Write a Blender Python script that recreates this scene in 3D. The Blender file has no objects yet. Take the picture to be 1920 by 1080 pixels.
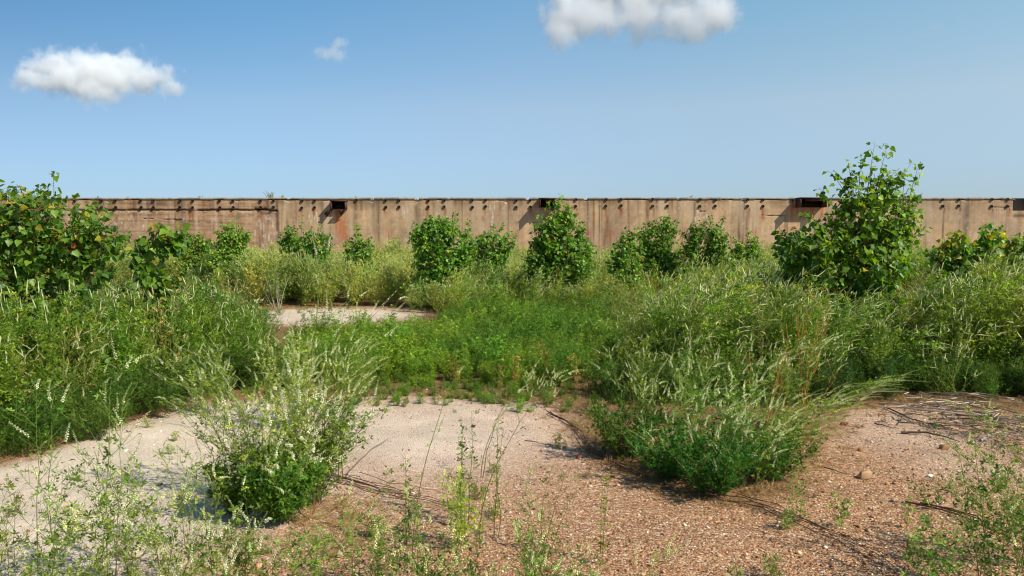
import bpy, math, random
import numpy as np
R = math.radians
C = bpy.context.scene.collection
sc = bpy.context.scene
# ------------------------------------------------------------------ camera
CAMH, PITCH, FOC = 1.6, R(3.83), 28.0
FPX = FOC / 36 * 1920
cam_d = bpy.data.cameras.new('camera'); cam_d.lens = FOC; cam_d.sensor_width = 36
cam_d.clip_start = 0.05; cam_d.clip_end = 6000
cam = bpy.data.objects.new('camera', cam_d); C.objects.link(cam)
cam.location = (0, 0, CAMH); cam.rotation_euler = (R(90) - PITCH, 0, 0)
sc.camera = cam
# ------------------------------------------------------------------ sun and sky
SUN_EL, SUN_AZ = R(43), R(56)          # azimuth: degrees to the right of straight behind the camera
sdir = np.array([math.cos(SUN_EL) * math.sin(SUN_AZ), -math.cos(SUN_EL) * math.cos(SUN_AZ), math.sin(SUN_EL)])
w = bpy.data.worlds.new('World'); sc.world = w; w.use_nodes = True
nt = w.node_tree; nt.nodes.clear()
sky = nt.nodes.new('ShaderNodeTexSky'); sky.sky_type = 'NISHITA'; sky.sun_disc = False
sky.sun_elevation = SUN_EL; sky.sun_rotation = math.atan2(sdir[0], sdir[1])
sky.air_density = 1.0; sky.dust_density = 0.3; sky.ozone_density = 1.6; sky.altitude = 50
bg = nt.nodes.new('ShaderNodeBackground'); bg.inputs['Strength'].default_value = 0.106
wo = nt.nodes.new('ShaderNodeOutputWorld')
# hazier summer air low down: tint over elevation
tcw = nt.nodes.new('ShaderNodeTexCoord'); spx = nt.nodes.new('ShaderNodeSeparateXYZ'); nt.links.new(tcw.outputs['Generated'], spx.inputs[0])
rmp = nt.nodes.new('ShaderNodeValToRGB'); nt.links.new(spx.outputs['Z'], rmp.inputs[0])
def ramp_set(rm, stops):
    el = rm.color_ramp.elements
    el[0].position = stops[0][0]; el[0].color = (*stops[0][1], 1); el[1].position = stops[-1][0]; el[1].color = (*stops[-1][1], 1)
    for p_, c_ in stops[1:-1]: e = el.new(p_); e.color = (*c_, 1)
# (colour ramps stop at 1, so the tints are halved here and the strength doubled)
ramp_set(rmp, [(0.0, (.26, .33, .49)), (.05, (.30, .36, .49)), (.155, (.50, .50, .51)), (.28, (.44, .575, .585)), (.5, (.33, .48, .54))])
rmx = nt.nodes.new('ShaderNodeValToRGB'); mpx = nt.nodes.new('ShaderNodeMapRange'); mpx.inputs[1].default_value = -.6; mpx.inputs[2].default_value = .6
nt.links.new(spx.outputs['X'], mpx.inputs[0]); nt.links.new(mpx.outputs[0], rmx.inputs[0])
ramp_set(rmx, [(0.0, (.21, .28, .34)), (.25, (.34, .41, .45)), (.5, (.5, .5, .5)), (.75, (.60, .57, .515)), (1.0, (.70, .62, .53))])
mpz = nt.nodes.new('ShaderNodeMapRange'); mpz.interpolation_type = 'SMOOTHSTEP'; mpz.inputs[1].default_value = .0; mpz.inputs[2].default_value = .28; mpz.inputs[3].default_value = .3
nt.links.new(spx.outputs['Z'], mpz.inputs[0])
mxa = nt.nodes.new('ShaderNodeMix'); mxa.data_type = 'RGBA'; nt.links.new(mpz.outputs[0], mxa.inputs[0]); mxa.inputs[6].default_value = (.5, .5, .5, 1); nt.links.new(rmx.outputs[0], mxa.inputs[7])
mxb = nt.nodes.new('ShaderNodeMix'); mxb.data_type = 'RGBA'; mxb.blend_type = 'MULTIPLY'; mxb.inputs[0].default_value = 1
nt.links.new(rmp.outputs[0], mxb.inputs[6]); nt.links.new(mxa.outputs[2], mxb.inputs[7])
x4 = nt.nodes.new('ShaderNodeVectorMath'); x4.operation = 'SCALE'; x4.inputs['Scale'].default_value = 4; nt.links.new(mxb.outputs[2], x4.inputs[0])
mxw = nt.nodes.new('ShaderNodeVectorMath'); mxw.operation = 'MULTIPLY'
nt.links.new(sky.outputs[0], mxw.inputs[0]); nt.links.new(x4.outputs[0], mxw.inputs[1])
nt.links.new(mxw.outputs[0], bg.inputs['Color']); nt.links.new(bg.outputs[0], wo.inputs['Surface'])
sl = bpy.data.lights.new('sun', 'SUN'); sl.energy = 4.9; sl.angle = R(0.5); sl.color = (1, 0.935, 0.80)
sun = bpy.data.objects.new('sun', sl); C.objects.link(sun)
from mathutils import Vector
sun.rotation_euler = Vector(tuple(sdir)).to_track_quat('Z', 'Y').to_euler()
sun.location = (20, -15, 30)
sc.view_settings.view_transform = 'Standard'; sc.view_settings.look = 'None'
sc.view_settings.exposure = 0.22; sc.view_settings.gamma = 1.0
sc.render.engine = 'CYCLES'
cy = sc.cycles
cy.max_bounces = 24; cy.diffuse_bounces = 4; cy.glossy_bounces = 2; cy.transmission_bounces = 4
cy.volume_bounces = 24; cy.transparent_max_bounces = 8; cy.use_denoising = True
cy.sample_clamp_indirect = 10.0; cy.filter_width = 1.15

# ------------------------------------------------------------------ pixel helpers
def ray(px, py):
    a = (px - 960) / FPX; b = -(py - 540) / FPX
    y = math.cos(PITCH) + b * math.sin(PITCH); z = -math.sin(PITCH) + b * math.cos(PITCH)
    return np.array([a, y, z])
def G(px, py):                      # ground point seen at a pixel of the photograph
    r = ray(px, py); t = -CAMH / r[2]
    return np.array([r[0] * t, r[1] * t, 0.0])
def P(px, py, Y):                   # point at depth Y seen at a pixel
    r = ray(px, py); t = Y / r[1]
    return np.array([r[0] * t, Y, CAMH + r[2] * t])
def srgb(r, g, b):
    f = lambda c: (c / 255 / 12.92) if c / 255 <= 0.04045 else ((c / 255 + 0.055) / 1.055) ** 2.4
    return np.array([f(r), f(g), f(b)])
def pxof(X, Y, Z=0.0):
    zc = Z - CAMH
    d = Y * math.cos(PITCH) - zc * math.sin(PITCH); u = Y * math.sin(PITCH) + zc * math.cos(PITCH)
    return 960 + FPX * X / d, 540 - FPX * u / d

# ------------------------------------------------------------------ value noise
def vnoise(x, y, seed=0):
    x = np.asarray(x, float); y = np.asarray(y, float)
    xi = np.floor(x).astype(np.int64); yi = np.floor(y).astype(np.int64)
    fx = x - xi; fy = y - yi; fx = fx * fx * (3 - 2 * fx); fy = fy * fy * (3 - 2 * fy)
    def h(a, b):
        n = (a * 374761393 + b * 668265263 + seed * 982451653) & 0x7fffffff
        n = ((n ^ (n >> 13)) * 1274126177) & 0x7fffffff
        return ((n ^ (n >> 16)) & 0xffff) / 65535.0
    return (h(xi, yi) * (1 - fx) + h(xi + 1, yi) * fx) * (1 - fy) + (h(xi, yi + 1) * (1 - fx) + h(xi + 1, yi + 1) * fx) * fy
def fbm(x, y, seed=0, o=4):
    s = 0; a = 0.5; t = 0
    for i in range(o):
        s = s + a * vnoise(x * 2 ** i, y * 2 ** i, seed + i * 17); t += a; a *= 0.5
    return s / t
def sstep(a, b, x):
    t = np.clip((x - a) / (b - a), 0, 1); return t * t * (3 - 2 * t)

# ------------------------------------------------------------------ materials
def new_mat(name):
    m = bpy.data.materials.new(name); m.use_nodes = True
    n = m.node_tree.nodes; n.clear()
    o = n.new('ShaderNodeOutputMaterial')
    return m, n, m.node_tree.links, o
def leaf_mat(name, rough=0.5, trans=0.35, spec=0.35, tcol=(1.5, 1.7, 0.5), hue=0.03, val=0.3):
    m, n, l, o = new_mat(name)
    at = n.new('ShaderNodeAttribute'); at.attribute_name = 'tint'
    oi = n.new('ShaderNodeObjectInfo')
    hs = n.new('ShaderNodeHueSaturation')
    mr = n.new('ShaderNodeMapRange'); mr.inputs['To Min'].default_value = 0.5 - hue; mr.inputs['To Max'].default_value = 0.5 + hue
    l.new(oi.outputs['Random'], mr.inputs['Value']); l.new(mr.outputs[0], hs.inputs['Hue'])
    mv = n.new('ShaderNodeMapRange'); mv.inputs['To Min'].default_value = 1 - val; mv.inputs['To Max'].default_value = 1 + val
    fr = n.new('ShaderNodeMath'); fr.operation = 'FRACT'; mu = n.new('ShaderNodeMath'); mu.operation = 'MULTIPLY'; mu.inputs[1].default_value = 37.7
    l.new(oi.outputs['Random'], mu.inputs[0]); l.new(mu.outputs[0], fr.inputs[0]); l.new(fr.outputs[0], mv.inputs['Value']); l.new(mv.outputs[0], hs.inputs['Value'])
    l.new(at.outputs['Color'], hs.inputs['Color'])
    p = n.new('ShaderNodeBsdfPrincipled'); p.inputs['Roughness'].default_value = rough; p.inputs['Specular IOR Level'].default_value = spec
    l.new(hs.outputs[0], p.inputs['Base Color'])
    if trans > 0:
        t = n.new('ShaderNodeBsdfTranslucent'); mc = n.new('ShaderNodeVectorMath'); mc.operation = 'MULTIPLY'
        mc.inputs[1].default_value = tcol
        l.new(hs.outputs[0], mc.inputs[0]); l.new(mc.outputs[0], t.inputs['Color'])
        mx = n.new('ShaderNodeMixShader'); mx.inputs[0].default_value = trans
        l.new(p.outputs[0], mx.inputs[1]); l.new(t.outputs[0], mx.inputs[2]); l.new(mx.outputs[0], o.inputs['Surface'])
    else:
        l.new(p.outputs[0], o.inputs['Surface'])
    return m
M_LEAF = leaf_mat('clover_leaf', 0.55, 0.35, 0.25)
M_STEM = leaf_mat('plant_stem', 0.6, 0.0, 0.3, hue=0.01, val=0.15)
M_PETAL = leaf_mat('cream_petal', 0.6, 0.3, 0.2, tcol=(1, 1, 0.9), hue=0.01, val=0.1)
M_COTTON = leaf_mat('cottonwood_leaf', 0.44, 0.36, 0.42, tcol=(2.0, 1.9, 0.4), hue=0.012, val=0.12)
M_BARK = leaf_mat('bark', 0.8, 0.0, 0.2, hue=0.0, val=0.0)
M_DEAD = leaf_mat('dead_stem', 0.8, 0.0, 0.2, hue=0.0, val=0.15)

# ------------------------------------------------------------------ geometry collector
class Geo:
    def __init__(s): s.V = []; s.T = []; s.C = []; s.M = []; s.n = 0
    def add(s, V, T, col, mat=0):
        V = np.asarray(V, float).reshape(-1, 3); T = np.asarray(T, np.int64).reshape(-1, 3)
        col = np.broadcast_to(np.asarray(col, float), (len(V), 3))
        s.V.append(V); s.T.append(T + s.n); s.C.append(col); s.M.append(np.full(len(T), mat, np.int32)); s.n += len(V)
    def mesh(s, name, mats, smooth=False):
        V = np.concatenate(s.V); T = np.concatenate(s.T); Cc = np.concatenate(s.C); M = np.concatenate(s.M)
        me = bpy.data.meshes.new(name)
        me.vertices.add(len(V)); me.vertices.foreach_set('co', V.astype(np.float32).ravel())
        me.loops.add(len(T) * 3); me.loops.foreach_set('vertex_index', T.astype(np.int32).ravel())
        me.polygons.add(len(T)); me.polygons.foreach_set('loop_start', (np.arange(len(T)) * 3).astype(np.int32))
        me.polygons.foreach_set('material_index', M)
        if smooth: me.polygons.foreach_set('use_smooth', np.ones(len(T), bool))
        a = me.color_attributes.new('tint', 'FLOAT_COLOR', 'POINT')
        a.data.foreach_set('color', np.c_[np.clip(Cc, 0, 4), np.ones(len(Cc))].astype(np.float32).ravel())
        for m in mats: me.materials.append(m)
        me.update(); me.validate()
        return me
def obj(name, me, parent=None, loc=None):
    o = bpy.data.objects.new(name, me); C.objects.link(o)
    if parent: o.parent = parent
    if loc is not None: o.location = tuple(loc)
    return o
def tag(o, label=None, cat=None, group=None, kind=None):
    for k, v in (('label', label), ('category', cat), ('group', group), ('kind', kind)):
        if v: o[k] = v
    return o
def empty(name, loc):
    o = bpy.data.objects.new(name, None); C.objects.link(o); o.location = tuple(loc); o.empty_display_size = 0.1
    return o

def norm(v): return v / np.maximum(np.linalg.norm(v, axis=-1, keepdims=True), 1e-9)
def tubes(polys, rad, sides=3):
    n, K, _ = polys.shape
    rad = np.broadcast_to(rad, (n, K))
    t = norm(np.gradient(polys, axis=1))
    ref = np.where(np.abs(t[..., 2:3]) > 0.8, np.array([1.0, 0, 0]), np.array([0, 0, 1.0]))
    a = norm(np.cross(t, ref)); b = np.cross(t, a)
    ang = np.arange(sides) * 2 * math.pi / sides
    V = polys[:, :, None, :] + rad[:, :, None, None] * (a[:, :, None, :] * np.cos(ang)[:, None] + b[:, :, None, :] * np.sin(ang)[:, None])
    idx = np.arange(n * K * sides).reshape(n, K, sides)
    p = idx[:, :-1, :]; q = idx[:, 1:, :]; p2 = np.roll(p, -1, 2); q2 = np.roll(q, -1, 2)
    T = np.concatenate([np.stack([p, p2, q2], -1).reshape(-1, 3), np.stack([p, q2, q], -1).reshape(-1, 3)])
    return V.reshape(-1, 3), T
def place(tV, tT, pos, d, nrm, sc_):
    d = norm(d); s = norm(np.cross(d, nrm)); nn = np.cross(s, d)
    sc_ = np.asarray(sc_).reshape(-1, 1, 1)
    V = pos[:, None, :] + sc_ * (tV[None, :, 0:1] * s[:, None, :] + tV[None, :, 1:2] * d[:, None, :] + tV[None, :, 2:3] * nn[:, None, :])
    T = tT[None] + (np.arange(len(pos)) * len(tV))[:, None, None]
    return V.reshape(-1, 3), T.reshape(-1, 3)
def sample(polys, idx, t):
    K = polys.shape[1]; f = np.clip(t, 0, 0.9999) * (K - 1); i = f.astype(int); fr = (f - i)[:, None]
    a = polys[idx, i]; b = polys[idx, i + 1]
    return a * (1 - fr) + b * fr, norm(b - a)

LEAFLET_V = np.array([[0, 0, 0], [-.17, .35, .05], [-.19, .72, .04], [0, 1, -.03], [.19, .72, .04], [.17, .35, .05], [0, .5, -.02]])
LEAFLET_T = np.array([[0, 6, 1], [1, 6, 2], [2, 6, 3], [3, 6, 4], [4, 6, 5], [5, 6, 0]])
LEAFLET_VL = np.array([[0, 0, 0], [-.2, .55, .05], [0, 1, -.03], [.2, .55, .05]])
LEAFLET_TL = np.array([[0, 2, 1], [0, 3, 2]])
_o = [(0, 0), (.16, -.07), (.36, -.02), (.5, .16), (.47, .36), (.36, .52), (.24, .68), (.12, .84), (0, 1.02)]
CW_V = np.array([[x, y, 0.16 * abs(x) - 0.22 * y * y + 0.03 * math.sin(9 * x + 7 * y)] for x, y in _o] + [[-x, y, 0.16 * abs(x) - 0.22 * y * y + 0.03 * math.sin(-9 * x + 7 * y)] for x, y in _o[1:-1]] + [[0, .25, -.05], [0, .6, -.12]])
def _cwt():
    T = []; r = [0] + list(range(1, 8)) + [8]; lft = [0] + list(range(9, 16)) + [8]
    for ch, fl in ((r, 0), (lft, 1)):
        for k in range(8):
            c = 16 if k < 4 else 17
            t = [c, ch[k], ch[k + 1]]; T.append(t[::-1] if fl else t)
        t = [16, ch[4], 17]; T.append(t[::-1] if fl else t)
    return np.array(T)
CW_T = _cwt()

GREEN = srgb(92, 140, 42); LIME = srgb(158, 180, 62); DEEP = srgb(46, 100, 34); CREAM = srgb(232, 234, 178)
WHITE = srgb(244, 242, 200); STEMG = srgb(124, 142, 60); STEMB = srgb(104, 84, 56)
def mixc(a, b, t): return a * (1 - t) + b * t
def rnd_col(rng, n, a, b, v=0.22):
    t = rng.random((n, 1)); return (a * (1 - t) + b * t) * (1 + v * rng.normal(size=(n, 1))).clip(0.4, 1.8)

# ------------------------------------------------------------------ sweet clover
def clover(rng, H=1.0, nstem=3, spread=0.2, lean=(0, 0), nbr=9, brlen=0.32, leaf=0.02, lsp=0.035, flower=0.8, rlen=(0.06, 0.12),
           hd=True, lowleaf=0.0, cols=(GREEN, LIME), fcol=CREAM, sub=1, rad=0.0028, startt=0.12, fden=1.0, wob=0.03, rw=1.0, fsz=1.0):
    """returns (stems Geo, leaves Geo, flowers Geo)"""
    gs, gl, gf = Geo(), Geo(), Geo()
    lean = np.array([lean[0], lean[1], 0.0])
    K = 9; t = np.linspace(0, 1, K)
    az = rng.random(nstem) * 6.283; til = spread * np.sqrt(rng.random(nstem)); L = H * rng.uniform(0.72, 1.0, nstem)
    L[0] = H; til[0] *= 0.3
    dirh = np.stack([np.cos(az), np.sin(az), 0 * az], -1)
    base = dirh * (0.01 + 0.05 * rng.random((nstem, 1))) * min(1, nstem / 4)
    mains = base[:, None] + (dirh[:, None] * (til[:, None, None] * (t ** 0.9)[None, :, None]) + lean[None, None] * (t ** 2)[None, :, None]) * L[:, None, None]
    mains[:, :, 2] += t[None] * L[:, None]
    mains += np.cumsum(rng.normal(size=mains.shape), 1) * wob * 0.25 * H * np.array([1, 1, 0.2]) * (t[None, :, None] > 0)
    polys = [mains]; V, T = tubes(mains, rad * (1.25 - 0.95 * t)[None] * (H ** 0.5) * np.ones((nstem, 1)), 4 if hd else 3)
    sc_ = mixc(STEMB, STEMG, 0.45 + 0.5 * t)if False else None
    hcol = (np.repeat(np.tile(t, nstem), 4 if hd else 3))[:, None]
    gs.add(V, T, STEMB * (1 - hcol) + STEMG * hcol)
    K2 = 6; t2 = np.linspace(0, 1, K2)
    def branches(par, n, t0, t1, length, up):
        idx = np.repeat(np.arange(len(par)), n)
        tt = np.tile(np.linspace(t0, t1, n), len(par)) + rng.normal(size=len(idx)) * 0.05
        p, tg = sample(par, idx, tt.clip(0.02, 0.97))
        az = np.tile(np.arange(n) * 2.4, len(par)) + rng.normal(size=len(idx)) * 0.7 + idx * 1.3
        out = np.stack([np.cos(az), np.sin(az), 0 * az], -1)
        ln = length * (1.15 - 0.75 * tt) * rng.uniform(0.6, 1.2, len(idx))
        d = norm(out * 0.9 + tg * up + lean[None] * 0.5)
        q = p[:, None] + ln[:, None, None] * (d[:, None] * t2[None, :, None] + (np.array([0, 0, 0.22]) + lean * 0.45)[None, None] * (t2 ** 2)[None, :, None])
        return q
    b1 = branches(mains, nbr, startt, 0.93, brlen * H, 0.9)
    polys.append(b1)
    V, T = tubes(b1, rad * 0.5 * (1.2 - 0.8 * t2)[None] * np.ones((len(b1), 1)), 3); gs.add(V, T, STEMG * 0.95)
    tips = [(mains, 0.0), (b1, 0.0)]
    if sub:
        b2 = branches(b1, 2 + sub, 0.3, 0.85, brlen * H * 0.42, 0.9)
        polys.append(b2)
        V, T = tubes(b2[:, ::(1 if hd else 5)] if True else b2, rad * 0.32 * np.ones((len(b2), K2 if hd else 2)), 3); gs.add(V, T, STEMG)
    # leaves
    for k, pl in enumerate(polys):
        seg = np.linalg.norm(np.diff(pl, axis=1), axis=-1).sum(1)
        cnt = np.maximum(1, (seg / lsp * (0.7 if k == 0 else 1.0)).astype(int))
        idx = np.repeat(np.arange(len(pl)), cnt)
        tt = rng.random(len(idx))
        if k == 0: tt = 0.08 + 0.85 * tt
        p, tg = sample(pl, idx, tt)
        if lowleaf:
            keep = rng.random(len(p)) < np.clip(1.15 - lowleaf * (p[:, 2] / H) ** 1.5, 0.05, 1); p = p[keep]; tg = tg[keep]
        n = len(p)
        if n == 0: continue
        r = norm(rng.normal(size=(n, 3)) + np.array([0, 0, 0.3])); out = norm(r - (r * tg).sum(1, keepdims=True) * tg * 0.7 + np.array([0, 0, .35]))
        s = leaf * rng.uniform(0.6, 1.3, n)
        p2 = p + out * (s * 0.8)[:, None]
        nr = norm(rng.normal(size=(n, 3)) * 0.7 + np.array([0, 0, 1.0]))
        side = norm(np.cross(out, nr))
        col = rnd_col(rng, n, *cols)
        for a in ((-1, 0, 1)):
            d = norm(out * (1 if a == 0 else 0.45) + side * a * 0.95)
            V, T = place(LEAFLET_V if hd else LEAFLET_VL, LEAFLET_T if hd else LEAFLET_TL, p2, d, norm(nr + rng.normal(size=(n, 3)) * 0.25), s * (1.15 if hd else 1.35))
            gl.add(V, T, np.repeat(col, 7 if hd else 4, 0))
    # racemes
    for k, pl in enumerate(polys):
        fr = flower * (1.0 if k < 2 else 0.55)
        pick = np.where(rng.random(len(pl)) < (fr if k < 2 or not hd else fr * .18))[0]
        if k > 0: pick = pick[pl[pick, -1, 2] > 0.3 * H]
        if len(pick) == 0: continue
        p0 = pl[pick, -1]; tg = norm(pl[pick, -1] - pl[pick, -2]); n = len(pick)
        ln = rng.uniform(rlen[0], rlen[1], n); KR = 6; tr = np.linspace(0, 1, KR)
        bend = rng.normal(size=(n, 3)) * 0.35 + lean * 1.2 + np.array([0, 0, -0.15])
        d = norm(tg + rng.normal(size=(n, 3)) * 0.3 + np.array([0, 0, 0.35]))
        q = p0[:, None] + ln[:, None, None] * (d[:, None] * tr[None, :, None] + bend[:, None] * (tr ** 2)[None, :, None] * 0.7)
        V, T = tubes(q, rad * 0.35, 3); gs.add(V, T, STEMG * 1.1)
        if hd:
            m = int(34 * fden); idx = np.repeat(np.arange(n), m); tt = np.tile(np.linspace(0.08, 1, m), n)
            p, tg2 = sample(q, idx, tt); a = np.tile(np.arange(m) * 2.4, n)
            ref = norm(np.cross(tg2, np.array([0.3, 0.5, 0.8]))); ref2 = np.cross(tg2, ref)
            o_ = ref * np.cos(a)[:, None] + ref2 * np.sin(a)[:, None]
            s = 0.0088 * fsz * (1.15 - 0.65 * tt) * rng.uniform(0.75, 1.2, len(tt))
            V, T = place(np.array([[0, 0, 0], [-.42, .5, .12], [0, 1.05, -.05], [.42, .5, .12], [0, .5, .45]]), np.array([[0, 4, 1], [1, 4, 2], [2, 4, 3], [3, 4, 0]]),
                         p, norm(o_ - tg2 * 0.15 + tg2 * 0.4 * tt[:, None]), norm(tg2 + 0.5 * rng.normal(size=tg2.shape)), s)
            cc = (fcol[None] * (1 - 0.45 * tt[:, None] ** 2) + LIME[None] * 0.45 * tt[:, None] ** 2) * rng.uniform(0.8, 1.15, (len(tt), 1))
            gf.add(V, T, np.repeat(cc, 5, 0))
        else:
            prof = np.array([0.5, 1, 1, 0.85, 0.6, 0.15]) * 0.0074 * rw
            q2 = q + rng.normal(size=q.shape) * 0.0018
            V, T = tubes(q2, prof[None] * rng.uniform(0.75, 1.25, (n, KR)), 3)
            gf.add(V, T, np.repeat((fcol[None, None] * (1 - 0.3 * tr[None, :, None]) + LIME * 0.3 * tr[None, :, None]) * rng.uniform(0.7, 1.1, (n, KR, 1)), 3, axis=1).reshape(-1, 3))
    return gs, gl, gf
def merged(name, parts):
    g = Geo()
    for i, p in enumerate(parts):
        for V, T, Cc in zip(p.V, p.T, p.C):
            pass
    n = 0
    for i, p in enumerate(parts):
        if not p.V: continue
        V = np.concatenate(p.V); T = np.concatenate(p.T); Cc = np.concatenate(p.C)
        g.V.append(V); g.T.append(T + n); g.C.append(Cc); g.M.append(np.full(len(T), i, np.int32)); n += len(V)
    return g.mesh(name, [M_STEM, M_LEAF, M_PETAL])

# ------------------------------------------------------------------ scattering with geometry nodes
def gn_scatter(name, pts, rot, scl, idx, protos, mat=None):
    lib = bpy.data.collections.new(name + '_source')
    for i, me in enumerate(protos):
        o = bpy.data.objects.new('%s_source_%02d' % (name, i), me); lib.objects.link(o)
    me = bpy.data.meshes.new(name); me.vertices.add(len(pts)); me.vertices.foreach_set('co', np.asarray(pts, np.float32).ravel())
    a = me.attributes.new('rot', 'FLOAT_VECTOR', 'POINT'); a.data.foreach_set('vector', np.asarray(rot, np.float32).ravel())
    a = me.attributes.new('scl', 'FLOAT_VECTOR', 'POINT'); a.data.foreach_set('vector', np.asarray(scl, np.float32).ravel())
    a = me.attributes.new('idx', 'INT', 'POINT'); a.data.foreach_set('value', np.asarray(idx, np.int32))
    o = obj(name, me)
    ng = bpy.data.node_groups.new(name, 'GeometryNodeTree')
    ng.interface.new_socket('Geometry', in_out='INPUT', socket_type='NodeSocketGeometry')
    ng.interface.new_socket('Geometry', in_out='OUTPUT', socket_type='NodeSocketGeometry')
    N = ng.nodes; Lk = ng.links
    gi = N.new('NodeGroupInput'); go = N.new('NodeGroupOutput'); ip = N.new('GeometryNodeInstanceOnPoints')
    ci = N.new('GeometryNodeCollectionInfo'); ci.inputs['Collection'].default_value = lib
    ci.inputs['Separate Children'].default_value = True; ci.inputs['Reset Children'].default_value = True
    ip.inputs['Pick Instance'].default_value = True
    def na(nm, dt):
        x = N.new('GeometryNodeInputNamedAttribute'); x.data_type = dt; x.inputs['Name'].default_value = nm; return x
    Lk.new(gi.outputs[0], ip.inputs['Points']); Lk.new(ci.outputs[0], ip.inputs['Instance'])
    Lk.new(na('rot', 'FLOAT_VECTOR').outputs['Attribute'], ip.inputs['Rotation'])
    Lk.new(na('scl', 'FLOAT_VECTOR').outputs['Attribute'], ip.inputs['Scale'])
    Lk.new(na('idx', 'INT').outputs['Attribute'], ip.inputs['Instance Index'])
    Lk.new(ip.outputs[0], go.inputs[0])
    md = o.modifiers.new('scatter', 'NODES'); md.node_group = ng
    return o
def inpoly(x, y, poly):
    x = np.asarray(x); y = np.asarray(y); c = np.zeros(x.shape, bool); n = len(poly)
    for i in range(n):
        x1, y1 = poly[i][:2]; x2, y2 = poly[(i + 1) % n][:2]
        c ^= ((y1 > y) != (y2 > y)) & (x < (x2 - x1) * (y - y1) / (y2 - y1 + 1e-12) + x1)
    return c
def jitter_pts(rng, x0, x1, y0, y1, dens):
    s = dens ** -0.5
    gx, gy = np.meshgrid(np.arange(x0, x1, s), np.arange(y0, y1, s))
    gx = gx.ravel() + (rng.random(gx.size) - 0.5) * s * 1.3; gy = gy.ravel() + (rng.random(gy.size) - 0.5) * s * 1.3
    return gx, gy

#@@GROUND
# ================================================================== ground
def ground_masks(X, Y):
    """white = pale sandy crust, litter = red brown plant litter, fine = smoothness"""
    wv = fbm(X * 0.9, Y * 0.9, 3) - 0.5; wv2 = fbm(X * 3.1, Y * 3.1, 9) - 0.5; wv3 = fbm(X * 2.2 + 7, Y * 1.1, 19) - .35
    def blob(px, py, rx, ry, soft=0.35):
        c = G(px, py); q = np.sqrt(((X - c[0]) / rx) ** 2 + ((Y - c[1]) / ry) ** 2) + wv * 0.7 + wv2 * 0.3
        return 1 - sstep(1 - soft, 1 + soft, q)
    white = np.maximum.reduce([blob(200, 900, 1.75, 1.65), blob(395, 830, 0.95, 1.7), blob(30, 1010, 1.2, 1.0), blob(745, 825, 0.5, .6) * .7, blob(650, 800, 0.5, .9) * .8,
                               blob(860, 800, 0.4, 0.5) * 0.5, blob(1690, 790, 0.42, 0.7) * 0.3, blob(620, 588, 1.7, 2.0), blob(930, 605, 1.2, 0.6) * 0.8,
                               blob(1840, 850, .5, .4) * 0.15])
    clear = inpoly(X, Y, [tuple(G(*p)[:2]) for p in CLEAR])
    edge = blob(100, 800, .01, .01) * 0
    litter = 1 - sstep(-0.05, 0.45, dist_in(X, Y) + wv * 0.35)
    white = np.clip(white - .5 * sstep(-.1, .4, wv3) * (pxof(X, Y)[0] > 520), 0, 1)
    return white * sstep(0.0, 0.3, dist_in(X, Y) + wv * 0.3), litter
CLEAR = [(-600, 1500), (-400, 960), (0, 862), (130, 815), (240, 778), (350, 752), (480, 742), (620, 742), (760, 738), (950, 745), (1060, 748), (1090, 770), (1110, 830), (1170, 880),
         (1290, 925), (1400, 935), (1470, 905), (1500, 830), (1530, 780), (1570, 752), (1700, 748), (1800, 758), (1930, 775), (2300, 860), (2600, 1500)]
def dist_in(X, Y):
    pl = np.array([G(*p)[:2] for p in CLEAR]); n = len(pl); d = np.full(np.shape(X), 1e9)
    for i in range(n - 1):
        a, b = pl[i], pl[i + 1]; ab = b - a
        t = np.clip(((X - a[0]) * ab[0] + (Y - a[1]) * ab[1]) / (ab @ ab), 0, 1)
        d = np.minimum(d, np.hypot(X - a[0] - t * ab[0], Y - a[1] - t * ab[1]))
    d = np.where(inpoly(X, Y, [tuple(p) for p in pl]), d, -d)
    # the little bare strip beyond the green patch
    c = G(628, 592); e = 1.6 - np.hypot((X - c[0]) / 1.2, (Y - c[1]) / 1.25)
    return np.maximum(d, e)
def gz(X, Y):
    return 0.05 * (fbm(X * 0.5, Y * 0.5, 5, 3) - 0.5) + 0.02 * (fbm(X * 2.2, Y * 2.2, 6, 3) - 0.5)
def axis(lo, hi, far, fine, n_far):
    a = np.arange(lo, hi, fine); g = np.geomspace(fine, far, n_far).cumsum(); g = g / g[-1] * far
    return np.concatenate([lo - g[::-1], a, a[-1] + g])
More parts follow.
